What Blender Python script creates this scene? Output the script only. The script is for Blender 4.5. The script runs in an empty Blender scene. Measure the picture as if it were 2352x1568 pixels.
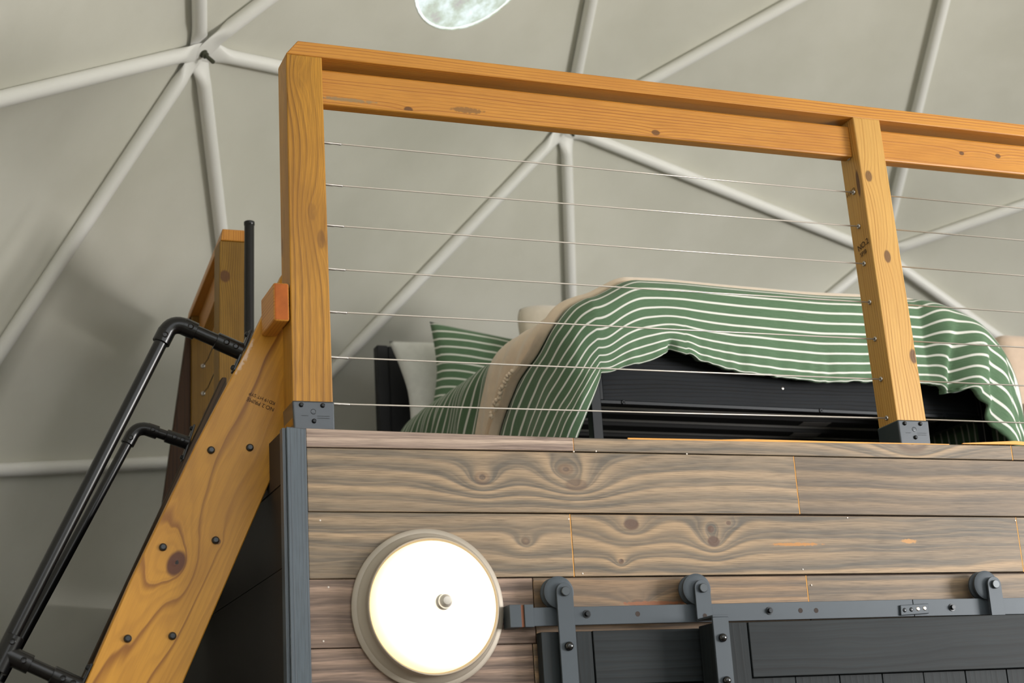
import bpy, bmesh, math, random
from mathutils import Vector, Matrix, noise
random.seed(7)
S = bpy.context.scene
COL = S.collection
PI = math.pi

# ---------------------------------------------------------------- camera
cd = bpy.data.cameras.new('camera')
cd.sensor_width = 36.0
cd.lens = 56.35
cd.clip_start = 0.02
cd.dof.use_dof = True
cd.dof.focus_distance = 4.15
cd.dof.aperture_fstop = 4.0
cam = bpy.data.objects.new('camera', cd)
COL.objects.link(cam)
cam.matrix_world = Matrix(((0.9323157, -0.0443697, -0.3589132, -0.872511),
                           (-0.3566049, -0.2779093, -0.8919638, -3.544006),
                           (-0.0601692, 0.9595821, -0.2749217, 1.533176),
                           (0, 0, 0, 1)))
S.camera = cam

# ---------------------------------------------------------------- sky and exposure
w = bpy.data.worlds.new('overcast_sky')
S.world = w
w.use_nodes = True
bg = w.node_tree.nodes['Background']
bg.inputs[0].default_value = (0.97, 0.985, 1.0, 1)
bg.inputs[1].default_value = 2.4
# daylight coming in through the big clear window panes on the right of the dome
ld = bpy.data.lights.new('window_daylight', 'AREA')
ld.shape = 'RECTANGLE'
ld.size, ld.size_y = 2.1, 1.4
ld.energy = 330.0
ld.color = (1.0, 0.97, 0.95)
lo = bpy.data.objects.new('window_daylight', ld)
COL.objects.link(lo)
lo.location = (5.6, -3.55, 2.15)
lo.rotation_euler = (Vector((0.4, 0.8, 2.6)) - Vector(lo.location)).to_track_quat('-Z', 'Y').to_euler()

S.view_settings.view_transform = 'Standard'
S.view_settings.look = 'None'
S.view_settings.gamma = 1.0
S.view_settings.use_curve_mapping = False
S.view_settings.exposure = 0.05

# ---------------------------------------------------------------- object helpers
def tag(o, label=None, cat=None, group=None, kind=None):
    if label: o['label'] = label
    if cat: o['category'] = cat
    if group: o['group'] = group
    if kind: o['kind'] = kind
    return o

def thing(name, loc=(0, 0, 0), label=None, cat=None, group=None, kind=None):
    o = bpy.data.objects.new(name, None)
    o.empty_display_size = 0.05
    o.location = loc
    COL.objects.link(o)
    return tag(o, label, cat, group, kind)

def put(o, parent):
    COL.objects.link(o)
    if parent is not None:
        o.parent = parent
        p, loc = parent, Vector((0, 0, 0))
        while p is not None:
            if p.type == 'EMPTY':
                loc = loc + p.location
            p = p.parent
        o.matrix_parent_inverse = Matrix.Translation(-loc) if parent.type == 'EMPTY' else Matrix.Identity(4)
    return o

def obj(name, bm, mat, parent=None, smooth=False):
    me = bpy.data.meshes.new(name)
    bm.normal_update()
    bm.to_mesh(me)
    bm.free()
    for m in (mat if isinstance(mat, (list, tuple)) else [mat]):
        me.materials.append(m)
    if smooth:
        me.polygons.foreach_set('use_smooth', [True] * len(me.polygons))
        if smooth != 'all':
            me.set_sharp_from_angle(angle=math.radians(38))
    return put(bpy.data.objects.new(name, me), parent)

# ---------------------------------------------------------------- shape helpers
def grain_uv(bm, g, off=None):
    """UV in metres, u along the grain g, v across it"""
    g = Vector(g).normalized()
    if off is None:
        off = (random.uniform(0, 40), random.uniform(0, 40))
    uv = bm.loops.layers.uv.verify()
    bm.normal_update()
    for f in bm.faces:
        n = f.normal
        t = g - n * n.dot(g)
        if t.length < 0.35:
            a = Vector((0, 0, 1)) if abs(g.z) < 0.8 else Vector((1, 0, 0))
            t = a - n * n.dot(a)
        t.normalize()
        b = n.cross(t)
        if b.dot(Vector((0.3, 0.2, 1))) < 0: b = -b
        for l in f.loops:
            l[uv].uv = (l.vert.co.dot(t) + off[0], l.vert.co.dot(b) + off[1])
    return bm

def hexa(c, bevel=0.0, seg=1):
    """c: 8 corners, first the four of the front face (bl, br, tr, tl), then the four behind"""
    bm = bmesh.new()
    v = [bm.verts.new(p) for p in c]
    for f in ((0, 1, 2, 3), (5, 4, 7, 6), (4, 0, 3, 7), (1, 5, 6, 2), (3, 2, 6, 7), (4, 5, 1, 0)):
        bm.faces.new([v[i] for i in f])
    bmesh.ops.recalc_face_normals(bm, faces=bm.faces)
    if bevel:
        bmesh.ops.bevel(bm, geom=list(bm.edges), offset=bevel, segments=seg, affect='EDGES', profile=0.5)
    return bm

def box(x0, x1, y0, y1, z0, z1, bevel=0.0, seg=1):
    return hexa([(x0, y0, z0), (x1, y0, z0), (x1, y0, z1), (x0, y0, z1),
                 (x0, y1, z0), (x1, y1, z0), (x1, y1, z1), (x0, y1, z1)], bevel, seg)

def board(name, bm, mat, parent, g, off=None):
    grain_uv(bm, g, off)
    return obj(name, bm, mat, parent)

def prism(pts, y0, y1, bevel=0.0):
    """outline of (x, z) points pushed from y0 back to y1"""
    bm = bmesh.new()
    f = bm.faces.new([bm.verts.new((x, y0, z)) for x, z in pts])
    r = bmesh.ops.extrude_face_region(bm, geom=[f])
    bmesh.ops.translate(bm, verts=[e for e in r['geom'] if isinstance(e, bmesh.types.BMVert)], vec=(0, y1 - y0, 0))
    bmesh.ops.recalc_face_normals(bm, faces=bm.faces)
    if bevel:
        bmesh.ops.bevel(bm, geom=list(bm.edges), offset=bevel, segments=1, affect='EDGES')
    return bm

def frame_of(d):
    d = Vector(d).normalized()
    a = Vector((0, 0, 1)) if abs(d.z) < 0.9 else Vector((1, 0, 0))
    x = d.cross(a).normalized()
    return x, x.cross(d).normalized()

def tube(path, r, seg=16, bm=None, cap=True):
    """round tube along a path; r is a number or one radius per point"""
    bm = bm or bmesh.new()
    P = [Vector(p) for p in path]
    n = len(P)
    R = r if isinstance(r, (list, tuple)) else [r] * n
    rings = []
    x, y = frame_of(P[1] - P[0])
    for i in range(n):
        d = ((P[min(i + 1, n - 1)] - P[i]).normalized() if i < n - 1 else Vector()) + \
            ((P[i] - P[max(i - 1, 0)]).normalized() if i > 0 else Vector())
        d.normalize()
        x = (x - d * d.dot(x)).normalized()
        y = d.cross(x)
        rings.append([bm.verts.new(P[i] + (x * math.cos(2 * PI * k / seg) + y * math.sin(2 * PI * k / seg)) * R[i]) for k in range(seg)])
    for a, b in zip(rings, rings[1:]):
        for k in range(seg):
            bm.faces.new((a[k], a[(k + 1) % seg], b[(k + 1) % seg], b[k]))
    if cap:
        bm.faces.new(list(reversed(rings[0])))
        bm.faces.new(rings[-1])
    return bm

def lathe(prof, origin, axis, seg=48, bm=None):
    """prof: (radius, distance along axis)"""
    bm = bm or bmesh.new()
    o, ax = Vector(origin), Vector(axis).normalized()
    x, y = frame_of(ax)
    prev = None
    for r, h in prof:
        c = o + ax * h
        if r < 1e-6:
            cur = [bm.verts.new(c)]
        else:
            cur = [bm.verts.new(c + (x * math.cos(2 * PI * k / seg) + y * math.sin(2 * PI * k / seg)) * r) for k in range(seg)]
        if prev is not None:
            for k in range(seg):
                q = [prev[k % len(prev)], prev[(k + 1) % len(prev)], cur[(k + 1) % len(cur)], cur[k % len(cur)]]
                u = []
                for v in q:
                    if v not in u: u.append(v)
                if len(u) > 2: bm.faces.new(u)
        prev = cur
    bmesh.ops.recalc_face_normals(bm, faces=bm.faces)
    return bm

def bolt_bm(p, axis, r=0.007, h=0.006, seg=12):
    return lathe([(0, h), (r * 0.55, h), (r * 0.9, h * 0.65), (r, 0.2 * h), (r, -0.002), (0, -0.002)], p, axis, seg)

def words_mesh(name, s, size, M, mat, parent, depth=0.0002):
    cu = bpy.data.curves.new(name, 'FONT')
    cu.body = s
    cu.size = size
    cu.extrude = depth
    cu.align_x = 'CENTER'
    cu.align_y = 'CENTER'
    tmp = bpy.data.objects.new(name, cu)
    COL.objects.link(tmp)
    dg = bpy.context.evaluated_depsgraph_get()
    me = bpy.data.meshes.new_from_object(tmp.evaluated_get(dg))
    bpy.data.objects.remove(tmp)
    me.transform(M)
    me.materials.clear()
    me.materials.append(mat)
    return put(bpy.data.objects.new(name, me), parent)

# ---------------------------------------------------------------- material helpers
def srgb(r, g, b):
    return tuple(((c / 255 + 0.055) / 1.055) ** 2.4 if c > 10 else c / 255 / 12.92 for c in (r, g, b)) + (1,)

class NT:
    def __init__(s, name):
        s.m = bpy.data.materials.new(name)
        s.m.use_nodes = True
        s.t = s.m.node_tree
        s.b = s.t.nodes['Principled BSDF']
        s.out = s.t.nodes['Material Output']
    def n(s, typ, **kw):
        x = s.t.nodes.new(typ)
        for k, v in kw.items(): setattr(x, k, v)
        return x
    def put(s, sock, v):
        if isinstance(v, bpy.types.NodeSocket): s.t.links.new(v, sock)
        else: sock.default_value = v
    def math(s, op, a, b=0.0, c=0.0, clamp=False):
        x = s.n('ShaderNodeMath', operation=op)
        x.use_clamp = clamp
        for i, v in enumerate((a, b, c)): s.put(x.inputs[i], v)
        return x.outputs[0]
    def comb(s, x, y, z=0.0):
        c = s.n('ShaderNodeCombineXYZ')
        for i, v in enumerate((x, y, z)): s.put(c.inputs[i], v)
        return c.outputs[0]
    def noise(s, vec, scale, detail=3.0, rough=0.55, out=0):
        x = s.n('ShaderNodeTexNoise')
        s.put(x.inputs['Vector'], vec)
        x.inputs['Scale'].default_value = scale
        x.inputs['Detail'].default_value = detail
        x.inputs['Roughness'].default_value = rough
        return x.outputs[out]
    def mix(s, f, a, b, blend='MIX'):
        x = s.n('ShaderNodeMix', data_type='RGBA', blend_type=blend)
        s.put(x.inputs[0], f)
        s.put(x.inputs[6], a)
        s.put(x.inputs[7], b)
        return x.outputs[2]
    def ramp(s, f, stops):
        x = s.n('ShaderNodeValToRGB')
        e = x.color_ramp.elements
        while len(e) < len(stops): e.new(0.5)
        for i, (p, c) in enumerate(stops):
            e[i].position = p
            e[i].color = c
        s.put(x.inputs[0], f)
        return x.outputs[0]
    def smooth(s, v, a, b):
        x = s.n('ShaderNodeMapRange', interpolation_type='SMOOTHSTEP')
        s.put(x.inputs[0], v)
        x.inputs[1].default_value = a
        x.inputs[2].default_value = b
        return x.outputs[0]
    def bump(s, h, strength=0.3, dist=0.002):
        x = s.n('ShaderNodeBump')
        x.inputs['Strength'].default_value = strength
        x.inputs['Distance'].default_value = dist
        s.put(x.inputs['Height'], h)
        s.t.links.new(x.outputs[0], s.b.inputs['Normal'])
    def set(s, color=None, rough=None, metal=None, spec=None, coat=None):
        if color is not None: s.put(s.b.inputs['Base Color'], color)
        if rough is not None: s.put(s.b.inputs['Roughness'], rough)
        if metal is not None: s.put(s.b.inputs['Metallic'], metal)
        if spec is not None: s.put(s.b.inputs['Specular IOR Level'], spec)
        if coat is not None: s.put(s.b.inputs['Coat Weight'], coat)
        return s.m
    def uv(s):
        x = s.n('ShaderNodeUVMap')
        sp = s.n('ShaderNodeSeparateXYZ')
        s.t.links.new(x.outputs[0], sp.inputs[0])
        return x.outputs[0], sp.outputs[0], sp.outputs[1]
    def pos(s):
        return s.n('ShaderNodeNewGeometry').outputs['Position']

def plain(name, color, rough=0.5, metal=0.0, spec=0.5, bump=0.0, bscale=200.0, mottled=0.0):
    t = NT(name)
    c = color
    if bump or mottled:
        nz = t.noise(t.pos(), bscale, 4)
        if bump: t.bump(nz, bump, 0.001)
        if mottled:
            n2 = t.noise(t.pos(), 9.0, 4)
            c = t.mix(t.smooth(n2, 0.3, 0.7), tuple(x * (1 - mottled) for x in color[:3]) + (1,), tuple(min(1, x * (1 + mottled)) for x in color[:3]) + (1,))
    return t.set(c, rough, metal, spec)

def wood(name, early, late, rings=26.0, warp=1.0, sharp=0.55, knots=(), rough=0.45, fibre=0.18, blotch=0.25,
         bump=0.25, knot_dark=(0.10, 0.038, 0.009, 1), patches=(), edge=0.9, vary=0.0, fine=0.3):
    """growth rings cut along the board; knots: (u, v, radius, strength, stretch, darkness)"""
    t = NT(name)
    uv, u, v = t.uv()
    low = t.noise(t.comb(t.math('MULTIPLY', u, 0.7), t.math('MULTIPLY', v, 4.0)), 1.0, 2.0, 0.5)
    mid = t.noise(t.comb(t.math('MULTIPLY', u, 3.5), t.math('MULTIPLY', v, 16.0)), 1.0, 2.0, 0.5)
    ring = t.math('MULTIPLY_ADD', v, rings, t.math('MULTIPLY', low, 5.0 * warp))
    ring = t.math('MULTIPLY_ADD', mid, 0.9 * warp, ring)
    mask = None
    for (ku, kv, kr, ks, st, dk) in knots:
        du = t.math('DIVIDE', t.math('SUBTRACT', u, ku), kr * st)
        dv = t.math('DIVIDE', t.math('SUBTRACT', v, kv), kr)
        q = t.math('SQRT', t.math('MULTIPLY_ADD', du, du, t.math('MULTIPLY', dv, dv)))
        q = t.math('ADD', q, t.math('MULTIPLY', t.math('SUBTRACT', mid, 0.5), 0.5))
        fal = t.math('EXPONENT', t.math('MULTIPLY', q, -0.42))
        ring = t.math('MULTIPLY_ADD', fal, ks, ring)
        km = t.math('MULTIPLY', t.math('SUBTRACT', 1.0, t.smooth(q, 0.75, 1.15)), dk)
        mask = km if mask is None else t.math('MAXIMUM', mask, km)
    fr = t.math('FRACT', ring)
    amp = t.noise(t.comb(t.math('MULTIPLY', u, 0.7), t.math('MULTIPLY', ring, 0.37)), 1.0, 1.0)
    band = t.math('MULTIPLY', t.smooth(fr, 1.0 - sharp, edge), t.math('SUBTRACT', 1.0, t.smooth(fr, edge, 1.0)))
    band = t.math('MULTIPLY', band, t.smooth(amp, 0.25, 0.65))
    fr2 = t.math('FRACT', t.math('MULTIPLY_ADD', ring, 2.7, t.math('MULTIPLY', mid, 1.5)))
    band2 = t.math('MULTIPLY', t.smooth(fr2, 0.3, 0.75), t.math('SUBTRACT', 1.0, t.smooth(fr2, 0.8, 1.0)))
    c = t.mix(t.math('MAXIMUM', band, t.math('MULTIPLY', band2, fine)), early, late)
    fib = t.noise(t.comb(t.math('MULTIPLY', u, 14.0), t.math('MULTIPLY', v, 420.0)), 1.0, 3.0, 0.6)
    c = t.mix(t.math('MULTIPLY', t.smooth(fib, 0.35, 0.75), fibre), c, (0.02, 0.012, 0.006, 1))
    bl = t.noise(t.comb(t.math('MULTIPLY', u, 2.2), t.math('MULTIPLY', v, 7.0)), 1.3, 3.0)
    c = t.mix(t.math('MULTIPLY', t.smooth(bl, 0.35, 0.7), blotch), c, late)
    if vary:
        rnd = t.n('ShaderNodeObjectInfo').outputs['Random']
        hv = t.n('ShaderNodeHueSaturation')
        t.put(hv.inputs['Color'], c)
        t.put(hv.inputs['Value'], t.math('MULTIPLY_ADD', rnd, vary, 1.0 - vary / 2))
        c = hv.outputs[0]
    if mask is not None:
        c = t.mix(mask, c, knot_dark)
    for (ku, kv, ru, rv, col) in patches:
        du = t.math('DIVIDE', t.math('SUBTRACT', u, ku), ru)
        dv = t.math('DIVIDE', t.math('SUBTRACT', v, kv), rv)
        q = t.math('SQRT', t.math('MULTIPLY_ADD', du, du, t.math('MULTIPLY', dv, dv)))
        q = t.math('ADD', q, t.math('MULTIPLY', t.math('SUBTRACT', t.noise(uv, 90.0, 4), 0.5), 1.4))
        c = t.mix(t.math('SUBTRACT', 1.0, t.smooth(q, 0.6, 1.0)), c, col)
    t.bump(t.math('MULTIPLY_ADD', fib, 0.6, band), bump, 0.0012)
    return t.set(c, rough, 0.0, 0.4)

# ---------------------------------------------------------------- materials
M = {}
ORANGE_E, ORANGE_L = srgb(204, 142, 58), srgb(156, 92, 28)
M['cap'] = wood('orange_stained_pine', ORANGE_E, ORANGE_L, 120, 0.8, 0.5, rough=0.42, blotch=0.3, fibre=0.15)
M['rail'] = wood('orange_stained_pine_rail', ORANGE_E, ORANGE_L, 110, 0.7, 0.5, rough=0.42, blotch=0.35, fibre=0.2,
                 knots=((1.02, 3.243, 0.008, 1.2, 1.6, 0.85), (0.32, 3.237, 0.009, 1.3, 1.4, 0.9), (2.02, 3.276, 0.007, 1.2, 1.4, 0.9), (2.15, 3.279, 0.008, 1.2, 1.3, 0.9)),
                 patches=((0.16, 3.247, 0.09, 0.006, srgb(150, 120, 80)), (0.48, 3.252, 0.05, 0.01, srgb(140, 98, 48))))
M['post_old'] = wood('golden_treated_post', srgb(192, 136, 42), srgb(138, 92, 24), 64, 1.0, 0.65, rough=0.45, blotch=0.55, fibre=0.35, fine=0.25,
                     knots=((2.93, 0.055, 0.012, 2.2, 2.0, 0.25), (2.86, 0.075, 0.01, 1.6, 2.6, 0.45), (3.29, 0.03, 0.02, 3.0, 2.0, 0.1)))
M['post_new'] = wood('pale_treated_post', srgb(206, 160, 84), srgb(166, 114, 44), 100, 0.6, 0.5, rough=0.45, blotch=0.25, fibre=0.15,
                     knots=((3.163, 1.667, 0.0115, 2.5, 1.5, 0.8), (2.925, 1.695, 0.011, 2.5, 1.7, 0.85), (2.638, 1.737, 0.013, 2.5, 1.7, 0.9),
                            (3.115, 0.021, 0.008, 1.6, 5.0, 0.9)))
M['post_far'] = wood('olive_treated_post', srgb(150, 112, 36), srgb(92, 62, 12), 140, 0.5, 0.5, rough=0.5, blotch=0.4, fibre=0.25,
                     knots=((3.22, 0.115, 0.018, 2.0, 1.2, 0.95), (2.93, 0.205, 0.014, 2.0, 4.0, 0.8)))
SU = Vector((0.4252, 0, 0.9051))
def suv(x, z): return (0.4252 * x + 0.9051 * z, -0.9051 * x + 0.4252 * z)
_k = suv(-0.2511, 2.1008)
_b2 = suv(-0.153, 2.150)
_wp = suv(-0.0835, 2.604)
M['stringer'] = wood('golden_stair_plank', srgb(204, 146, 50), srgb(132, 80, 20), 17, 1.15, 0.28, rough=0.4, blotch=0.3, fibre=0.12, edge=0.93, fine=0.16,
                     knots=((_k[0], _k[1], 0.022, 2.6, 1.45, 0.95), (_b2[0], _b2[1], 0.005, 0.5, 1.3, 0.8)),
                     knot_dark=srgb(84, 38, 14), patches=((_k[0] + 0.002, _k[1] - 0.001, 0.0065, 0.0045, srgb(16, 8, 4)), (_wp[0], _wp[1] + 0.004, 0.060, 0.013, srgb(222, 190, 160)),))
M['tread'] = wood('dark_brown_stair_wood', srgb(58, 42, 24), srgb(30, 22, 14), 60, 0.8, 0.4, rough=0.8)  # one plain dark brown for the treads and the far stringer
M['block'] = plain('orange_end_grain', srgb(168, 86, 18), 0.75, bump=0.6, bscale=900, mottled=0.25)
M['yellow'] = plain('raw_yellow_pine', srgb(214, 150, 62), 0.6, mottled=0.12)
M['darkwood'] = wood('dark_brown_board', srgb(70, 42, 18), srgb(36, 20, 8), 70, 0.8, 0.5, rough=0.6)
PE, PL, PKN = srgb(104, 95, 83), srgb(174, 148, 117), srgb(88, 64, 50)
def plank_mat(name, e=PE, l=PL, rings=25, warp=0.8, knots=(), patches=(), sharp=0.62):
    return wood(name, e, l, rings, warp * 0.6, 0.8, knots, rough=0.55, fibre=0.55, blotch=0.22, bump=0.35, knot_dark=PKN, patches=patches, vary=0.0, edge=0.8, fine=0.28)
M['plank'] = plank_mat('weathered_plank', knots=())
M['plank_b'] = plank_mat('weathered_plank_brown', srgb(94, 83, 71), srgb(150, 126, 98), 25, 0.7)
M['plank_pale'] = plank_mat('weathered_plank_pale', srgb(128, 108, 98), srgb(204, 180, 160), 42, 0.7)
M['plank_rose'] = plank_mat('weathered_plank_rose', srgb(100, 84, 75), srgb(176, 148, 128), 32, 0.8)
M['plank_k1'] = plank_mat('weathered_plank_two_knots', knots=((0.447, 2.275, 0.016, 2.6, 1.3, 0.45), (0.665, 2.300, 0.014, 2.4, 1.6, 0.55), (0.69, 2.262, 0.016, 2.4, 2.0, 0.5)))
M['plank_k2'] = plank_mat('weathered_plank_sap_streak', srgb(96, 88, 77), srgb(172, 144, 110),
                          knots=((0.83, 2.165, 0.014, 2.0, 1.5, 0.9), (1.048, 2.155, 0.0095, 1.6, 1.1, 0.95), (1.053, 2.124, 0.013, 2.2, 1.3, 0.95), (1.10, 2.17, 0.006, 0.8, 1.3, 0.8), (0.795, 2.075, 0.006, 1.5, 1.2, 0.8)),
                          patches=((1.29, 2.116, 0.085, 0.005, srgb(176, 122, 62)), (1.63, 2.124, 0.028, 0.007, srgb(180, 132, 76))))
M['plank_k3'] = plank_mat('weathered_plank_pin_knot', knots=((0.548, 2.124, 0.009, 1.2, 1.2, 0.5),))
M['plank_k4'] = plank_mat('weathered_plank_rust_knot', srgb(98, 84, 70), srgb(160, 128, 94), 34, 0.9,
                          knots=((0.83, 1.975, 0.009, 1.6, 2.0, 0.7), (1.5, 2.015, 0.006, 1.2, 1.3, 0.9)), patches=((0.87, 1.973, 0.10, 0.006, srgb(136, 84, 52)),))
M['plank_k5'] = plank_mat('weathered_plank_burl', knots=((1.68, 2.385, 0.025, 3.0, 2.0, 0.5),))
M['blacktrim'] = wood('black_trim_sheen_tint', srgb(88, 98, 106), srgb(62, 70, 78), 120, 0.4, 0.5, rough=0.3, fibre=0.35, blotch=0.3)  # trim is satin black; its window sheen is put into the grey-blue colour
M['blackwall'] = plain('black_stained_siding', srgb(30, 25, 22), 0.65, bump=0.2, bscale=60)
M['door'] = wood('black_stained_door', srgb(33, 40, 43), srgb(19, 24, 27), 50, 1.0, 0.6, rough=0.6, fibre=0.3, blotch=0.6, bump=0.15)
M['doorgap'] = plain('raw_orange_edge', srgb(150, 92, 36), 0.7, mottled=0.2)
M['hardware'] = plain('dark_grey_powder_coat', srgb(64, 71, 77), 0.5, 0.15, 0.35, mottled=0.04)
M['hw_dark'] = plain('black_bolt_steel', srgb(36, 38, 40), 0.3, 0.6)
M['steel'] = plain('bright_steel', srgb(205, 200, 195), 0.3, 0.9)
M['cable'] = plain('stainless_cable', srgb(200, 192, 182), 0.4, 0.55)
M['pipe'] = plain('black_pipe', (0.0035, 0.0035, 0.0038, 1), 0.26, 0.0, 0.45)
M['bracket'] = plain('black_painted_bracket', srgb(42, 48, 54), 0.3, 0.3, bump=0.12, bscale=120)
M['bracket'].node_tree.nodes['Principled BSDF'].inputs['Coat Weight'].default_value = 0.8
M['bracket'].node_tree.nodes['Principled BSDF'].inputs['Coat Roughness'].default_value = 0.2
M['rust'] = plain('rusty_brown_steel', srgb(120, 66, 30), 0.6)
M['ink'] = plain('faded_brown_ink', srgb(62, 40, 16), 0.8)
M['bedblack'] = plain('black_bed_metal', srgb(26, 29, 33), 0.4, 0.2)
M['bedwood'] = wood('black_grained_board', srgb(30, 35, 40), srgb(12, 14, 16), 70, 1.6, 0.5, rough=0.7, fibre=0.3, blotch=0.3, bump=0.4)
M['bedblue'] = plain('navy_headboard', srgb(18, 20, 27), 0.6)
M['paper'] = plain('grey_paper_label', srgb(120, 116, 112), 0.8)
M['mattress'] = plain('white_mattress', srgb(214, 212, 208), 0.85)
M['deck'] = plain('dark_deck_boards', srgb(44, 33, 24), 0.7, mottled=0.2)
M['floor'] = plain('light_floor', srgb(84, 68, 54), 0.6, mottled=0.15)
M['ground'] = plain('grass_ground', srgb(96, 112, 70), 0.9, mottled=0.3)

def cloth(name, col, bscale=900, bump=0.15, fuzz=0.3, wr=0.0):
    t = NT(name)
    nz = t.noise(t.pos(), bscale, 3)
    h = nz
    if wr:
        h = t.math('MULTIPLY_ADD', t.noise(t.pos(), 22, 4), wr, nz)
    t.bump(h, bump, 0.002)
    n2 = t.noise(t.pos(), 30, 4)
    c = t.mix(t.smooth(n2, 0.3, 0.7), tuple(x * 0.93 for x in col[:3]) + (1,), col)
    t.b.inputs['Sheen Weight'].default_value = fuzz
    return t.set(c, 0.9, 0, 0.2)
M['white_cloth'] = cloth('white_cotton', srgb(232, 233, 231), wr=1.5)
M['beige'] = cloth('beige_fleece', srgb(242, 220, 194), 500, 0.5, 0.5)
M['cream'] = cloth('cream_fluffy', srgb(216, 204, 186), 350, 0.8, 0.6)
M['armchair'] = cloth('beige_upholstery', srgb(206, 184, 164), 700, 0.2)

def striped(name, period, duty, wob=0.0016):
    t = NT(name)
    uv, u, v = t.uv()
    vv = t.math('MULTIPLY_ADD', t.math('SUBTRACT', t.noise(uv, 5, 2), 0.5), wob * 2, v)
    f = t.math('FRACT', t.math('DIVIDE', vv, period))
    d = t.math('ABSOLUTE', t.math('SUBTRACT', f, 0.5))
    m = t.math('SUBTRACT', 1.0, t.smooth(d, duty / 2 - 0.015, duty / 2 + 0.015))
    slub = t.noise(t.comb(t.math('MULTIPLY', u, 30), t.math('MULTIPLY', v, 700)), 1.0, 3)
    g = t.mix(t.smooth(slub, 0.3, 0.8), srgb(84, 114, 84), srgb(104, 130, 102))
    c = t.mix(m, g, srgb(232, 232, 224))
    h = t.math('MULTIPLY_ADD', t.noise(t.pos(), 26, 4), 1.2, t.math('MULTIPLY', slub, 0.1))
    t.bump(h, 0.25, 0.006)
    t.b.inputs['Sheen Weight'].default_value = 0.15
    return t.set(c, 0.8, 0, 0.25)
M['stripe'] = striped('green_cotton_white_stripe', 0.0360, 0.2)

def membrane():
    t = NT('white_vinyl_membrane')
    p = t.pos()
    n1 = t.noise(p, 3.0, 4, 0.5)
    n2 = t.noise(p, 14.0, 3, 0.5)
    c = t.mix(t.smooth(n1, 0.3, 0.7), srgb(201, 199, 187), srgb(208, 206, 195))
    t.bump(t.math('MULTIPLY_ADD', n1, 2.0, t.math('MULTIPLY', n2, 0.25)), 0.25, 0.012)
    t.set(c, 0.55, 0, 0.3)
    tr = t.n('ShaderNodeBsdfTranslucent')
    tr.inputs[0].default_value = srgb(226, 226, 214)
    mx = t.n('ShaderNodeMixShader')
    mx.inputs[0].default_value = 0.012
    t.t.links.new(t.b.outputs[0], mx.inputs[1])
    t.t.links.new(tr.outputs[0], mx.inputs[2])
    t.t.links.new(mx.outputs[0], t.out.inputs[0])
    return t.m
M['membrane'] = membrane()

def tube_paint():
    t = NT('white_tube_paint')
    p = t.pos()
    vo = t.n('ShaderNodeTexVoronoi')
    t.put(vo.inputs['Vector'], p)
    vo.inputs['Scale'].default_value = 13.0
    sz = t.noise(p, 4.0, 2)
    chip = t.math('LESS_THAN', vo.outputs['Distance'], t.math('MULTIPLY', t.smooth(sz, 0.55, 0.75), 0.075))
    c = t.mix(chip, srgb(232, 231, 227), srgb(40, 38, 34))
    return t.set(c, 0.4, 0, 0.4)
M['tube'] = tube_paint()

def film(name, tint, cloudy, dim=1.0):
    t = NT(name)
    p = t.pos()
    tr = t.n('ShaderNodeBsdfTransparent')
    tr.inputs[0].default_value = tint
    df = t.n('ShaderNodeBsdfTranslucent')
    n = t.noise(p, 9.0, 7, 0.7)
    c = t.ramp(n, [(0.32, srgb(232, 206, 190)), (0.45, srgb(204, 220, 188)), (0.58, srgb(226, 238, 234)), (0.8, srgb(240, 244, 244))])
    c = t.mix(1.0, c, (dim, dim, dim, 1), 'MULTIPLY')
    t.put(df.inputs[0], c)
    gl = t.n('ShaderNodeBsdfGlossy')
    gl.inputs['Roughness'].default_value = 0.08
    m1 = t.n('ShaderNodeMixShader')
    t.put(m1.inputs[0], t.math('MULTIPLY', t.smooth(n, 0.2, 0.8), cloudy))
    t.t.links.new(tr.outputs[0], m1.inputs[1])
    t.t.links.new(df.outputs[0], m1.inputs[2])
    m2 = t.n('ShaderNodeMixShader')
    m2.inputs[0].default_value = 0.04
    t.t.links.new(m1.outputs[0], m2.inputs[1])
    t.t.links.new(gl.outputs[0], m2.inputs[2])
    t.t.links.new(m2.outputs[0], t.out.inputs[0])
    return t.m
M['film'] = film('clear_vinyl_window', (0.96, 0.97, 0.96, 1), 0.05)
M['skylight'] = film('scuffed_milky_skylight', (0.2, 0.205, 0.2, 1), 1.0, 0.62)

def lit_glass():
    t = NT('lit_frosted_glass')
    p = t.n('ShaderNodeTexCoord').outputs['Object']
    ln = t.n('ShaderNodeVectorMath', operation='LENGTH')
    t.put(ln.inputs[0], t.n('ShaderNodeVectorMath', operation='MULTIPLY').outputs[0])
    mul = ln.inputs[0].links[0].from_node
    t.put(mul.inputs[0], p)
    mul.inputs[1].default_value = (1, 0, 1)
    e = t.smooth(ln.outputs['Value'], 0.155, 0.10)
    t.set(srgb(250, 244, 230), 0.4)
    t.put(t.b.inputs['Emission Color'], t.mix(e, srgb(255, 226, 168), srgb(255, 246, 228)))
    t.put(t.b.inputs['Emission Strength'], t.math('MULTIPLY_ADD', e, 1.5, 1.02))
    return t.m
M['litglass'] = lit_glass()
M['nickel'] = plain('satin_nickel', srgb(164, 154, 140), 0.5, 0.3)
M['boltgreen'] = plain('dull_green_bolt', srgb(74, 76, 62), 0.45, 0.4)
M['paper_white'] = plain('white_brad_head', srgb(225, 215, 205), 0.5)
M['hw_grey'] = plain('dark_grey_bolt_head', srgb(58, 60, 62), 0.28, 0.5)
M['hw_dark2'] = plain('grey_axle_bolt', srgb(62, 68, 72), 0.38, 0.3)
M['hw_black'] = plain('gloss_black_bolt', srgb(10, 10, 11), 0.12, 0.0, 0.6)
M['hole'] = plain('dark_hole', srgb(52, 40, 34), 0.8)
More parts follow.
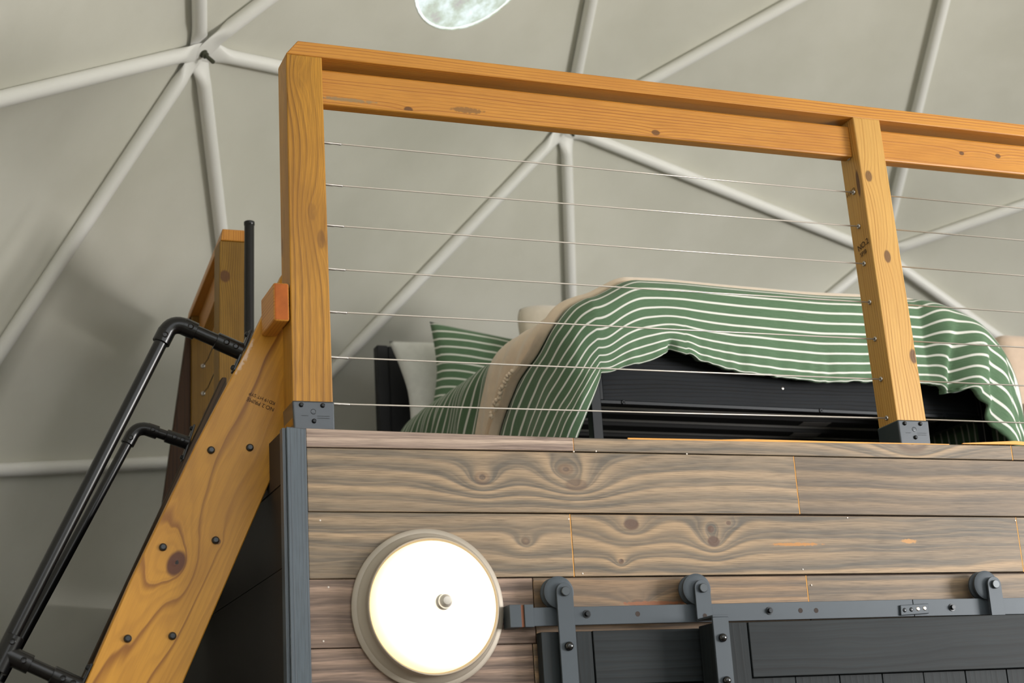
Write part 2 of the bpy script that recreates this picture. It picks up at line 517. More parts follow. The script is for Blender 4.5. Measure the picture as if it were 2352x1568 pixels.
M['crate'] = wood('dark_brown_rough_panel', srgb(84, 58, 40), srgb(48, 32, 22), 60, 1.2, 0.5, rough=0.8, blotch=0.6)

M['finial'] = plain('satin_nickel_knob', srgb(196, 190, 180), 0.3, 0.35)

M['rimfilm'] = film('bright_welded_rim', (0.6, 0.6, 0.6, 1), 1.0, 0.9)

M['slat'] = plain('black_slat', srgb(13, 13, 14), 0.7)

M['door'].node_tree.nodes['Principled BSDF'].inputs['Specular IOR Level'].default_value = 0.22

M['bedwood'].node_tree.nodes['Principled BSDF'].inputs['Specular IOR Level'].default_value = 0.22

# ---------------------------------------------------------------- setting: ground, floor, dome
tag(obj('ground', lathe([(0, 0), (60, 0)], (3, 0, -0.06), (0, 0, 1), 48), M['ground']), kind='structure')
tag(obj('floor', lathe([(0, 0.04), (5.25, 0.04), (5.25, 0), (0, 0)], (2.98, -0.28, -0.04), (0, 0, 1), 64), M['floor']), kind='structure')

HUBS = [(-0.776,2.19,2.728),(0.086,1.612,4.141),(1.506,0.686,5.197),(2.981,-0.283,5.506),(-1.287,0.506,3.128),(-0.293,-0.386,4.47),(1.63,-1.365,5.2),(-1.166,-1.496,3.062),(0.28,-2.446,4.131),(-0.538,-3.101,2.72),(4.574,-4.5,2.72),(4.203,-3.52,4.131),(3.592,-1.902,5.2),(2.853,-4.602,3.062),(2.173,-3.234,4.471),(0.891,-4.065,3.062),(-1.922,0.504,0.0),(-1.639,1.535,1.331),(-1.826,-1.527,0.0),(-1.964,-0.516,1.412),(-1.448,-2.528,1.331),(-0.883,-3.378,0.0),(0.717,-4.702,0.0),(-0.177,-4.115,1.331),(3.747,-5.189,1.331),(2.679,-5.239,0.0),(1.674,-5.058,1.412),(4.171,4.065,2.72),(2.475,4.006,2.992),(0.593,3.28,3.04),(3.878,3.062,4.14),(1.92,2.58,4.449),(3.402,1.445,5.16),(5.932,-3.439,3.062),(7.049,-1.739,3.062),(7.484,-0.072,2.72),(5.538,-1.963,4.471),(6.437,-0.121,4.131),(4.709,-0.202,5.2),(5.634,3.12,3.079),(6.894,1.548,3.062),(5.365,1.628,4.482),(-1.157,2.435,0.0),(0.312,3.904,0.0),(-0.522,3.235,1.331),(3.283,4.673,1.331),(2.215,4.622,0.0),(1.231,4.348,1.412),(6.484,-3.802,0.0),(5.649,-4.47,1.331),(7.601,-2.102,0.0),(7.118,-3.002,1.412),(7.883,-1.071,1.331),(6.138,3.549,0.0),(5.245,4.136,1.331),(7.41,1.961,0.0),(6.845,2.811,1.412),(7.788,0.961,1.331),(7.926,-0.051,0.0),(4.288,4.492,0.0),(4.73,-4.915,0.0)]
FACES = [(0,1,4),(0,1,29),(0,4,17),(0,17,44),(0,29,44),(1,2,5),(1,2,31),(1,4,5),(1,29,31),(2,3,6),(2,3,32),(2,5,6),(2,31,32),(3,6,12),(3,12,38),(3,32,38),(4,5,7),(4,7,19),(4,17,19),(5,6,8),(5,7,8),(6,8,14),(6,12,14),(7,8,9),(7,9,20),(7,19,20),(8,9,15),(8,14,15),(9,15,23),(9,20,23),(10,11,13),(10,11,33),(10,13,24),(10,24,49),(10,33,49),(11,12,14),(11,12,36),(11,13,14),(11,33,36),(12,36,38),(13,14,15),(13,15,26),(13,24,26),(15,23,26),(16,17,19),(16,17,42),(16,18,19),(17,42,44),(18,19,20),(18,20,21),(20,21,23),(21,22,23),(22,23,26),(22,25,26),(24,25,26),(24,25,60),(24,49,60),(27,28,30),(27,28,45),(27,30,39),(27,39,54),(27,45,54),(28,29,31),(28,29,47),(28,30,31),(28,45,47),(29,44,47),(30,31,32),(30,32,41),(30,39,41),(32,38,41),(33,34,36),(33,34,51),(33,49,51),(34,35,37),(34,35,52),(34,36,37),(34,51,52),(35,37,40),(35,40,57),(35,52,57),(36,37,38),(37,38,41),(37,40,41),(39,40,41),(39,40,56),(39,54,56),(40,56,57),(42,43,44),(43,44,47),(43,46,47),(45,46,47),(45,46,59),(45,54,59),(48,49,51),(48,49,60),(48,50,51),(50,51,52),(50,52,58),(52,57,58),(53,54,56),(53,54,59),(53,55,56),(55,56,57),(55,57,58)]

DC = Vector((2.981, -0.283, 0.466))
hubs = [Vector(h) for h in HUBS]
CAMP = Vector((-0.87, -3.54, 1.53))
for h in hubs:               # unseen bulge added so the cover encloses the camera and keeps light out
    if (h - CAMP).length < 2.3: h += (h - DC).normalized() * 1.15
outer = [h + (h - DC).normalized() * 0.027 for h in hubs]
SKY_FACE = tuple(sorted((1, 2, 31)))
def az(p): return math.degrees(math.atan2(p.y - DC.y, p.x - DC.x))
ENTRY = set()
def is_entry(f):
    c = sum((hubs[i] for i in f), Vector()) / 3
    return False
def is_window(f):
    c = sum((hubs[i] for i in f), Vector()) / 3
    return (-136 < az(c) <= -75 and 2.2 < c.z < 3.9) or (-75 < az(c) < -15 and c.z < 3.9)

def panel_bm(f, hole=None):
    A, B, C = (outer[i] for i in f)
    N = 14
    bm = bmesh.new()
    n = (B - A).cross(C - A).normalized()
    if n.dot(A - DC) < 0: n = -n
    def sag(a, b, c):
        e = min(a, b, c)
        return n * (0.045 * (1 - math.exp(-e * 9.0)) * 1.0 - 0.010 * math.exp(-((e - 0.05) / 0.05) ** 2))
    if hole is None:
        g = {}
        for i in range(N + 1):
            for j in range(N + 1 - i):
                a, b = i / N, j / N
                c = 1 - a - b
                g[i, j] = bm.verts.new(A * a + B * b + C * c + sag(a, b, c))
        for i in range(N):
            for j in range(N - i):
                bm.faces.new((g[i, j], g[i + 1, j], g[i, j + 1]))
                if i + j < N - 1:
                    bm.faces.new((g[i + 1, j], g[i + 1, j + 1], g[i, j + 1]))
    else:
        cen, r = hole
        rim = []
        for k in range(3):
            P, Q = ((A, B), (B, C), (C, A))[k]
            rim += [P.lerp(Q, m / 16) for m in range(16)]
        rows = []
        for s in range(7):
            row = []
            for p in rim:
                d = (p - cen)
                q = cen + d.normalized() * r
                row.append(bm.verts.new(q.lerp(p, (s / 6.0))))
            rows.append(row)
        for a, b in zip(rows, rows[1:]):
            for k in range(len(a)):
                bm.faces.new((a[k], a[(k + 1) % len(a)], b[(k + 1) % len(b)], b[k]))
    bmesh.ops.recalc_face_normals(bm, faces=bm.faces)
    return bm

ceiling = thing('ceiling', (2.98, -0.28, 5.5), kind='structure')
win1 = thing('window_1', (2.98, -5.2, 0.0), kind='structure')
win2 = thing('window_2', (1.1, 0.73, 4.6), kind='structure')
for f in FACES:
    f = tuple(f)
    if is_entry(f):
        continue
    if is_window(f):
        obj('pane', panel_bm(f), M['film'], win1, 'all')
    elif tuple(sorted(f)) == SKY_FACE:
        cen = sum((outer[i] for i in f), Vector()) / 3
        R = 0.275
        obj('membrane_panel', panel_bm(f, (cen, R)), M['membrane'], ceiling, False)
        ax = (DC - cen).normalized()
        nn = (outer[f[1]] - outer[f[0]]).cross(outer[f[2]] - outer[f[0]]).normalized()
        if nn.dot(ax) < 0: nn = -nn
        obj('pane', lathe([(0, 0), (R * 0.5, 0), (R - 0.0098, 0)], cen + nn * 0.002, nn, 64), M['skylight'], win2, 'all')
        obj('rim', lathe([(R - 0.010, 0.003), (R - 0.009, 0.006), (R - 0.001, 0.006), (R, 0.0025)], cen, nn, 64), M['rimfilm'], win2, 'all')
    else:
        obj('membrane_panel', panel_bm(f), M['membrane'], ceiling, 'all')

# the tube frame
def strut_bm(a, b, la, lb):
    d = b - a
    L = d.length
    d.normalize()
    bm = bmesh.new()
    rings, K = [], 14
    def prof(s):
        e = min(s, L - s)
        k = min(1, max(0, (e - 0.045) / 0.095))
        k = k * k * (3 - 2 * k)
        wd = 0.0400 * (1 - k) + 0.0265 * k
        th = 0.0030 * (1 - k) + 0.0265 * k
        if e < 0.02: wd *= math.sqrt(max(0.02, 1 - ((0.02 - e) / 0.045) ** 2))
        return wd, th
    S_ = [-0.024, -0.02, -0.01, 0.0, 0.02, 0.045, 0.06, 0.075, 0.09, 0.105, 0.12, 0.14]
    S_ = S_ + [L / 2] + [L - s for s in reversed(S_)]
    for s in S_:
        p = a + d * s
        up = (DC - p)
        up = (up - d * up.dot(d)).normalized()
        sd = d.cross(up)
        wd, th = prof(s)
        off = up * ((la if s < L / 2 else lb) * max(0, 1 - min(s, L - s) / 0.14))
        rings.append([bm.verts.new(p + off + sd * (wd * math.cos(2 * PI * k / K)) + up * (th * math.sin(2 * PI * k / K))) for k in range(K)])
    for r0, r1 in zip(rings, rings[1:]):
        for k in range(K):
            bm.faces.new((r0[k], r0[(k + 1) % K], r1[(k + 1) % K], r1[k]))
    bm.faces.new(rings[0])
    bm.faces.new(rings[-1])
    bmesh.ops.recalc_face_normals(bm, faces=bm.faces)
    return bm

dome = thing('dome_frame', (2.98, -0.28, 0.0), 'white painted steel tube frame under the white vinyl dome cover', 'frame')
edges = set()
for f in FACES:
    for i, j in ((0, 1), (1, 2), (0, 2)):
        edges.add(tuple(sorted((f[i], f[j]))))
kept = [tuple(f) for f in FACES if not is_entry(f)]
kept_edges = {tuple(sorted((f[i], f[j]))) for f in kept for i, j in ((0, 1), (1, 2), (0, 2))}
layer = {}
order = {1: [(1, 2), (1, 4), (0, 1), (1, 31), (1, 5), (1, 29)]}
seen_hubs = set()
for e in sorted(edges & kept_edges):
    a, b = e
    if hubs[a].z < 0.01 and hubs[b].z < 0.01: pass
    ls = []
    for h in e:
        k = layer.get(h, 0)
        layer[h] = k + 1
        if h in order and e in order[h]: k = 5 - order[h].index(e)
        ls.append(0.0062 * (k - 2.5))
    obj('strut', strut_bm(hubs[a], hubs[b], *ls), M['tube'], dome, True)
    seen_hubs.update(e)
for h in sorted(seen_hubs):
    if hubs[h].z < 0.5: continue
    ax = (DC - hubs[h]).normalized()
    bm = lathe([(0, 0), (0.016, 0), (0.016, 0.004), (0.0125, 0.005), (0.0125, 0.016), (0.0075, 0.017), (0.0075, 0.055), (0.006, 0.057), (0, 0.057)], hubs[h] + ax * 0.018, ax, 12)
    obj('hub_bolt', bm, M['boltgreen'], dome, True)

# ---------------------------------------------------------------- loft room shell
YW = -0.02
deck = bmesh.new()
DR = math.sqrt(5.04 ** 2 - (2.385 - 0.466) ** 2) * 0.985
pts = [(-0.03, 0.0), (-0.03, 2.15)]
for k in range(41):
    a = math.radians(140 - k * (140 / 40.0))
    x, y = DC.x + DR * math.cos(a), DC.y + DR * math.sin(a)
    if x > -0.02 and y > 0.0: pts.append((x, y))
pts.append((DC.x + DR, 0.0))
f = deck.faces.new([deck.verts.new((x, y, 2.385)) for x, y in pts])
r = bmesh.ops.extrude_face_region(deck, geom=[f])
bmesh.ops.translate(deck, verts=[e for e in r['geom'] if isinstance(e, bmesh.types.BMVert)], vec=(0, 0, -0.12))
bmesh.ops.recalc_face_normals(deck, faces=deck.faces)
tag(obj('floor', deck, M['deck']), kind='structure')

wall = thing('wall_front', (1.6, 0, 0), kind='structure')
XR = 3.9
obj('backing', box(-0.02, XR, 0.0, 0.09, 0.0, 2.265), M['darkwood'], wall)
G = 0.0011
def plank(x0, x1, zbl, ztl, zbr, ztr, mat, dy=0.0):
    y = YW + dy
    bm = hexa([(x0 + G, y, zbl + G), (x1 - G, y, zbr + G), (x1 - G, y, ztr - G), (x0 + G, y, ztl - G),
               (x0 + G, -0.001, zbl + G), (x1 - G, -0.001, zbr + G), (x1 - G, -0.001, ztr - G), (x0 + G, -0.001, ztl - G)], 0.0012)
    board('plank', bm, mat, wall, (1, 0, 0), (0, 0))
# row, joints and heights read off the boards
plank(0.0185, 0.690, 2.3415, 2.3868, 2.3450, 2.3800, M['plank_pale'], -0.003)
plank(0.690, 2.003, 2.3450, 2.3800, 2.3470, 2.3895, M['plank_k5'])
plank(2.003, XR, 2.3470, 2.3895, 2.3480, 2.3900, M['plank_b'])
plank(0.0195, 1.310, 2.1920, 2.3415, 2.1932, 2.3460, M['plank_k1'])
plank(1.310, 2.60, 2.1932, 2.3460, 2.1890, 2.3475, M['plank_b'], 0.001)
plank(2.60, XR, 2.189, 2.3475, 2.189, 2.348, M['plank'])
plank(0.0180, 0.668, 2.0385, 2.1920, 2.0380, 2.1905, M['plank_k3'], -0.001)
plank(0.668, 1.984, 2.0380, 2.1905, 2.0405, 2.1900, M['plank_k2'])
plank(1.984, XR, 2.0405, 2.1900, 2.0405, 2.1890, M['plank'], 0.001)
plank(0.0170, 0.56, 1.8840, 2.0385, 1.8830, 2.0380, M['plank_rose'])
plank(0.56, 1.3075, 1.8830, 2.0380, 1.8850, 2.0370, M['plank_k4'])
plank(1.3075, XR, 1.8850, 2.0370, 1.8880, 2.0400, M['plank_b'], 0.001)
z1 = 1.884
k = 0
while z1 > 0.02:
    z0 = max(0.0, z1 - 0.1525)
    js = [0.017 if z0 > 1.5 else 0.012, 0.55 + 0.37 * ((k * 7) % 4), 1.9 + 0.31 * ((k * 5) % 4), XR]
    for q in range(3):
        plank(js[q], js[q + 1], z0, z1, z0, z1, M[('plank_rose', 'plank', 'plank_b')[(q + k) % 3]])
    z1 = z0
    k += 1
# raw sawn ends showing as thin pale lines at the butt joints
for (xt, zt, xb, zb_) in ((0.690, 2.3790, 0.690, 2.3455), (1.310, 2.3450, 1.310, 2.1940), (0.668, 2.1900, 0.668, 2.0388), (1.984, 2.1890, 1.984, 2.0412), (1.3075, 2.0365, 1.3075, 1.97), (2.003, 2.3885, 2.003, 2.3475)):
    obj('raw_end', hexa([(xb - .0011, YW + .0006, zb_), (xb + .0009, YW + .0006, zb_), (xt + .0009, YW + .0006, zt), (xt - .0011, YW + .0006, zt),
                         (xb - .0011, -0.002, zb_), (xb + .0009, -0.002, zb_), (xt + .0009, -0.002, zt), (xt - .0011, -0.002, zt)]), M['yellow'], wall)
# small white brad heads
for (x, z) in ((0.048, 2.172), (0.048, 1.90), (0.664, 2.178), (0.69, 2.345), (0.69, 2.046), (0.75, 2.347), (1.3, 2.052), (1.0, 2.345), (1.32, 2.012), (0.063, 2.02), (1.98, 2.18), (1.45, 2.185)):
    obj('brad', bolt_bm((x, YW - 0.0005, z), (0, -1, 0), 0.0022, 0.001, 8), M['paper_white'], wall)

t1 = hexa([(-0.0335, -0.032, 0.0), (0.0120, -0.032, 0.0), (0.0178, -0.032, 2.3835), (-0.0285, -0.032, 2.3865),
           (-0.0335, 0.02, 0.0), (0.0120, 0.02, 0.0), (0.0178, 0.0, 2.3835), (-0.0285, 0.0, 2.3865)], 0.002)
grain_uv(t1, (0, 0, 1))
tag(obj('trim_1', t1, M['blacktrim']), kind='structure')
t1b = hexa([(-0.0425, -0.026, 0.0), (-0.0345, -0.026, 0.0), (-0.0295, -0.026, 2.3845), (-0.0365, -0.026, 2.3845),
            (-0.0425, 0.02, 0.0), (-0.0345, 0.02, 0.0), (-0.0295, 0.0, 2.3845), (-0.0365, 0.0, 2.3845)])
grain_uv(t1b, (0, 0, 1))
tag(obj('trim_2', t1b, M['blacktrim']), kind='structure')
tag(obj('trim_3', prism([(0.84, 2.376), (1.2, 2.380), (1.80, 2.384), (1.80, 2.3885), (1.45, 2.3875), (1.18, 2.3880), (1.10, 2.3848), (0.84, 2.3835)], -0.0195, -0.0145), M['yellow']), kind='structure')
tag(obj('trim_4', prism([(1.84, 2.3885), (2.015, 2.3905), (2.12, 2.386), (2.7, 2.386), (2.7, 2.394), (2.10, 2.395), (2.017, 2.4005), (1.84, 2.3905)], -0.026, -0.0205), M['yellow']), kind='structure')

sw = thing('wall_left', (-0.02, 1.2, 0), kind='structure')
for q in range(8):
    z0 = q * 0.296
    obj('siding_board', box(-0.029, -0.021, 0.021, 2.85, z0 + 0.001, min(z0 + 0.295, 2.262)), M['blackwall'], sw)
bw = tag(obj('wall_back', box(-0.02, 4.6, 2.81, 2.85, 0, 2.262), M['blackwall']), kind='structure')

# ---------------------------------------------------------------- front railing
rl = thing('loft_railing', (0.05, 0.045, 2.385), 'stained timber cable railing along the loft front above the plank wall', 'railing')
Dp = 0.089
def post(name, xb, xt, mat, y0=0.0, zt=3.3440, wtop=0.0905, wbot=0.0965, zb=2.398, twist=0.0, parent=rl):
    bm = hexa([(xb, y0, zb), (xb + wbot, y0, zb), (xt + wtop, y0, zt), (xt, y0, zt),
               (xb + twist, y0 + Dp, zb), (xb + wbot + twist, y0 + Dp, zb), (xt + wtop + twist, y0 + Dp, zt), (xt + twist, y0 + Dp, zt)], 0.003, 2)
    return board(name, bm, mat, parent, (0, 0, 1), (0, 0))
def bracket(x0, x1, xb0, xb1, parent=rl):
    z0, z1 = 2.3855, 2.4560
    pb = hexa([(xb0 - .001, -0.006, z0), (xb1 + .001, -0.006, z0), (x1 + .001, -0.006, z1), (x0 - .001, -0.006, z1),
               (xb0 - .001, Dp + 0.005, z0), (xb1 + .001, Dp + 0.005, z0), (x1 + .001, Dp + 0.005, z1 - .002), (x0 - .001, Dp + 0.005, z1 - .002)], 0.004, 3)
    # the tab is open at the top: sink a pocket for the post
    b = obj('post_base', pb, M['bracket'], parent)
    w = x1 - x0
    for (u, v) in ((0.2, 0.060), (0.72, 0.060), (0.5, 0.022)):
        obj('bolt', bolt_bm((x0 + w * u, -0.006, z0 + v), (0, -1, 0), 0.0058, 0.005), M['hw_dark'], b, True)
    obj('weld_dimple', lathe([(0.0066, 0.0), (0.0060, 0.0012), (0.0052, 0.0004), (0, 0.0008)], (x0 + w * 0.49, -0.006, z0 + 0.0445), (0, -1, 0), 18), M['bracket'], b, True)
    for z, a, c in ((0.034, 0.2, 0.36), (0.0335, 0.58, 0.88), (0.0285, 0.58, 0.88)):
        obj('print_line', box(x0 + w * a, x0 + w * c, -0.0063, -0.0058, z0 + z, z0 + z + 0.0012), M['hw_dark'], b)
    return b
p1 = post('post', -0.0050, -0.0006, M['post_old'], wtop=0.0912, wbot=0.0978)
p2 = post('post', 1.6580, 1.6396, M['post_new'], wtop=0.0892, wbot=0.0940, zt=3.3415)
p3 = post('post', 3.300, 3.300, M['post_new'], wtop=0.089, wbot=0.089, zt=3.339)
bracket(-0.0055, 0.0930, -0.0027, 0.0930)
bracket(1.6555, 1.7520, 1.6565, 1.7500)
bracket(3.299, 3.390, 3.299, 3.390)
cb = hexa([(-0.0006, 0.0, 3.3440), (3.42, 0.0, 3.3370), (3.42, 0.0, 3.3760), (0.0300, 0.0, 3.3822),
           (-0.0006, Dp, 3.3440), (3.42, Dp, 3.3370), (3.42, Dp, 3.3760), (0.0300, Dp, 3.3822)], 0.0022, 2)
board('top_cap', cb, M['cap'], rl, (1, 0, 0), (0, 0))
def under(x0, x1, zl, zr):
    bm = hexa([(x0, 0.026, zl), (x1, 0.026, zr), (x1, 0.026, zr + 0.094), (x0, 0.026, zl + 0.094),
               (x0, 0.064, zl), (x1, 0.064, zr), (x1, 0.064, zr + 0.094), (x0, 0.064, zl + 0.094)], 0.005, 2)
    board('under_rail', bm, M['rail'], rl, (1, 0, 0), (0, 0))
under(0.0905, 1.6415, 3.2295, 3.2290)
under(1.7290, 3.300, 3.2270, 3.2290)
CZ = [3.2330, 3.1285, 3.0265, 2.9155, 2.8025, 2.6960, 2.5815, 2.4720]
CZ0 = [3.2345, 3.1340, 3.0225, 2.9155, 2.8025, 2.6930, 2.5790, 2.4640]
for k, (za, zb_) in enumerate(zip(CZ0, CZ)):
    fx = 1.6555 - 0.019 * ((zb_ - 2.46) / 0.88)
    c = obj('cable', tube([(0.088, 0.0445, za), (0.135, 0.0445, za - 0.0006), (0.9, 0.0445, (za + zb_) / 2 - 0.0015), (fx + 0.012, 0.0445, zb_)], 0.0021, 8), M['cable'], rl, 'all')
    obj('swage_fitting', tube([(0.088, 0.0445, za), (0.096, 0.0445, za), (0.100, 0.0445, za - .0004), (0.120, 0.0445, za - .0008), (0.122, 0.0445, za - .0004), (0.143, 0.0445, za - .001), (0.146, 0.0445, za - .001)],
                               [0.0030, 0.0031, 0.0036, 0.0033, 0.0026, 0.0033, 0.0022], 10), M['steel'], c, 'all')
    obj('sleeve_ring', lathe([(0.0028, 0.001), (0.0045, 0.003), (0.0068, 0.0015), (0.0070, -0.001)], (fx, 0.0445, zb_), (-1, 0, 0), 16), M['steel'], c, 'all')
    c2 = obj('cable', tube([(1.735, 0.0445, zb_ - 0.0005), (2.5, 0.0445, zb_ - .002), (3.305, 0.0445, zb_)], 0.0021, 8), M['cable'], rl, 'all')
# grade stamps inked on the second post's side
def side_words(name, s, y, z, size, tilt=0.0):
    x = 1.6555 - 0.019 * ((z - 2.46) / 0.88) - 0.0003
    m = Matrix(((0, 0, -1, x), (-1, 0, 0, y), (0, 1, 0, z), (0, 0, 0, 1))) @ Matrix.Rotation(tilt, 4, 'Z')
    words_mesh(name, s, size, m, M['ink'], p2)
side_words('grade_stamp', 'NO.2', 0.036, 2.968, 0.024, 0.16)
side_words('grade_stamp', 'SPIB', 0.040, 2.945, 0.018, 0.16)
side_words('grade_stamp', '115KD', 0.058, 3.133, 0.016, 0.16)

# ---------------------------------------------------------------- far side railing by the stair head
sr = thing('side_railing', (0.17, 1.75, 2.385), 'short timber railing beyond the stair, seen end on beside the black pole', 'railing')
def post2(x, xt, y0, parent):
    bm = hexa([(x, y0, 2.39), (x + .089, y0, 2.39), (xt + .089, y0, 3.342), (xt, y0, 3.342),
               (x, y0 + Dp, 2.39), (x + .089, y0 + Dp, 2.39), (xt + .089, y0 + Dp, 3.342), (xt, y0 + Dp, 3.342)], 0.003, 2)
    return board('post', bm, M['post_far'], parent, (0, 0, 1), (0, 0))
post2(0.0850, 0.0990, 1.362, sr)
post2(0.1480, 0.1560, 2.190, sr)
XF0, XF1 = 0.1020, 0.1585
cb = hexa([(XF0, 1.358, 3.3425), (XF0 + .092, 1.358, 3.3425), (XF0 + .092, 1.358, 3.3815), (XF0 + .006, 1.358, 3.3815),
           (XF1 - .004, 2.283, 3.3425), (XF1 + .089, 2.283, 3.3425), (XF1 + .089, 2.283, 3.3815), (XF1 + .002, 2.283, 3.3815)], 0.002)
board('top_cap', cb, M['cap'], sr, (0.06, 1, 0))
bm = hexa([(XF0 + .03, 1.452, 3.252), (XF0 + .066, 1.452, 3.252), (XF0 + .066, 1.452, 3.342), (XF0 + .03, 1.452, 3.342),
           (XF1 + .024, 2.189, 3.252), (XF1 + .062, 2.189, 3.252), (XF1 + .062, 2.189, 3.342), (XF1 + .024, 2.189, 3.342)], 0.002)
board('under_rail', bm, M['cap'], sr, (0.06, 1, 0))
for z in (3.148, 3.043, 2.94, 2.83, 2.72, 2.61):
    c = obj('cable', tube([(0.196, 2.192, z), (0.188, 2.05, z - .012), (0.168, 1.75, z - .006), (0.15, 1.45, z + .002)], 0.0019, 8), M['hw_dark'], sr, 'all')
    obj('sleeve_ring', lathe([(0.0035, 0.004), (0.008, 0.003), (0.0085, -0.001)], (0.196, 2.190, z), (0, -1, 0), 16), M['steel'], c, 'all')
bm = hexa([(0.0180, 2.205, 2.390), (0.150, 2.205, 2.390), (0.1555, 2.205, 3.342), (0.1500, 2.205, 3.342),
           (0.0180, 2.245, 2.390), (0.150, 2.245, 2.390), (0.1555, 2.245, 3.342), (0.1500, 2.245, 3.342)], 0.002)
tb = board('filler_board', bm, M['darkwood'], sr, (0, 0, 1))

gp = thing('grab_pole', (0.165, 1.24, 2.385), 'slim upright black pole with end cap beside the far railing post', 'pole')
PT, PB = Vector((0.1665, 1.22, 3.352)), Vector((0.150, 1.22, 2.388))
obj('pole', tube([PB, PT], 0.0158, 20), M['pipe'], gp, True)
obj('end_cap', tube([PT - Vector((0, 0, .006)), PT - Vector((0, 0, .004)), PT + Vector((0, 0, .006)), PT + Vector((0, 0, .008))], [0.0158, 0.0172, 0.0172, 0.015], 20), M['pipe'], gp, True)
obj('foot_flange', lathe([(0, 0.0), (0.04, 0.0), (0.04, 0.006), (0.021, 0.008), (0.021, 0.045), (0.0158, 0.045)], PB - Vector((0, 0, .0025)), (0, 0, 1), 24), M['pipe'], gp, True)

# ---------------------------------------------------------------- stair
st = thing('loft_stair', (-0.5, 0.55, 0.0), 'steep golden timber stair climbing beside the plank wall to the loft', 'stair')
def stringer(y0, pts, mat, parent):
    bm = prism(pts, y0, y0 + 0.038, 0.0025)
    return board('stringer', bm, mat, parent, SU, (0, 0))
# upper edge and lower edge of the near plank continue to the floor
def on(p, d, z): return (p[0] + d[0] * (z - p[1]) / d[1], z)
TE, TD = (-0.2139, 2.3902), (0.2362, 0.5520)
LE, LD = (-0.0174, 2.3205), (0.2188, 0.4890)
near_pts = [on((-0.3526, 2.0649), (0.43, 1.0), 0.0), on(LE, LD, 0.0), (-0.0445 + 0.0271, 2.3205), (-0.0161, 2.3883), (0.052, 2.4600), (0.052, 2.80), (0.0175, 2.8215), (0.0135, 2.8185), (-0.0800, 2.6194), (-0.1985, 2.3902), (-0.3515, 2.0649)]
s1 = stringer(0.14, near_pts, M['stringer'], st)
far_top = [(-0.0827, 2.5282), (-0.3485, 1.9446)]
fd = (far_top[0][0] - far_top[1][0], far_top[0][1] - far_top[1][1])
fpts = [on(far_top[0], fd, 0.0), (on(far_top[0], fd, 0.0)[0] + 0.205, 0.0), (-0.031, on((far_top[0][0] + 0.205, far_top[0][1]), fd, 0)[1] + (-0.031 - on((far_top[0][0] + 0.205, far_top[0][1]), fd, 0)[0]) * fd[1] / fd[0]),
        (-0.031, 2.390), (0.05, 2.390), (0.05, 2.79), on(far_top[0], fd, 2.79)]
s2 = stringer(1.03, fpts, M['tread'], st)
bolts = [(-0.1685, 2.3665), (-0.0765, 2.3745), (-0.2805, 2.1375), (-0.1600, 2.1535), (-0.3585, 1.9325), (-0.2595, 1.9362)]
step = (-0.0983, -0.2195)
for k in range(3, 9):
    bolts += [(-0.3585 + step[0] * (k - 2), 1.9325 + step[1] * (k - 2)), (-0.2595 + step[0] * (k - 2), 1.9362 + step[1] * (k - 2))]
for (x, z) in bolts:
    obj('bolt', bolt_bm((x, 0.1395, z), (0, -1, 0), 0.0092, 0.0075, 16), M['hw_grey'], s1, True)
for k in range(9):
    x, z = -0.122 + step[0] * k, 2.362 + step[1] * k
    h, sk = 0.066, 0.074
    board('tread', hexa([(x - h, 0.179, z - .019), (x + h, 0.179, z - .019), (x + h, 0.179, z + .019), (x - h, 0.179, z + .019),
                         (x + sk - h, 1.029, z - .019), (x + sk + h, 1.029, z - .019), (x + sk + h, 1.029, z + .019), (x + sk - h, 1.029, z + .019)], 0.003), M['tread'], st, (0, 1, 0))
# inked mill stamp, upside down on the near plank
ca = Vector((-0.9305, 0, 0.366)).normalized()
up = Vector((-0.366, 0, -0.9305)).normalized()
def stamp(name, s, c, size):
    nrm = Vector((0, -1, 0))
    m = Matrix(((ca.x, up.x, 0, c[0]), (0, 0, -1, 0.1393), (ca.z, up.z, 0, c[1]), (0, 0, 0, 1)))
    words_mesh(name, s, size, m, M['ink'], s1)
stamp('mill_stamp', 'NO.2 PRIME', (-0.0490, 2.4815), 0.0135)
stamp('mill_stamp', 'KD19 HT SYP', (-0.0445, 2.4960), 0.0115)

bk = box(-0.0440, -0.0062, 0.0015, 0.1385, 2.6505, 2.7445, 0.0055, 3)
grain_uv(bk, (0, 1, 0))
for fc in bk.faces:
    if fc.normal.y < -0.8: fc.material_index = 1
tag(obj('spacer_block', bk, [M['cap'], M['block']]), 'short orange stained block between the corner post and the stair plank', 'wood block')

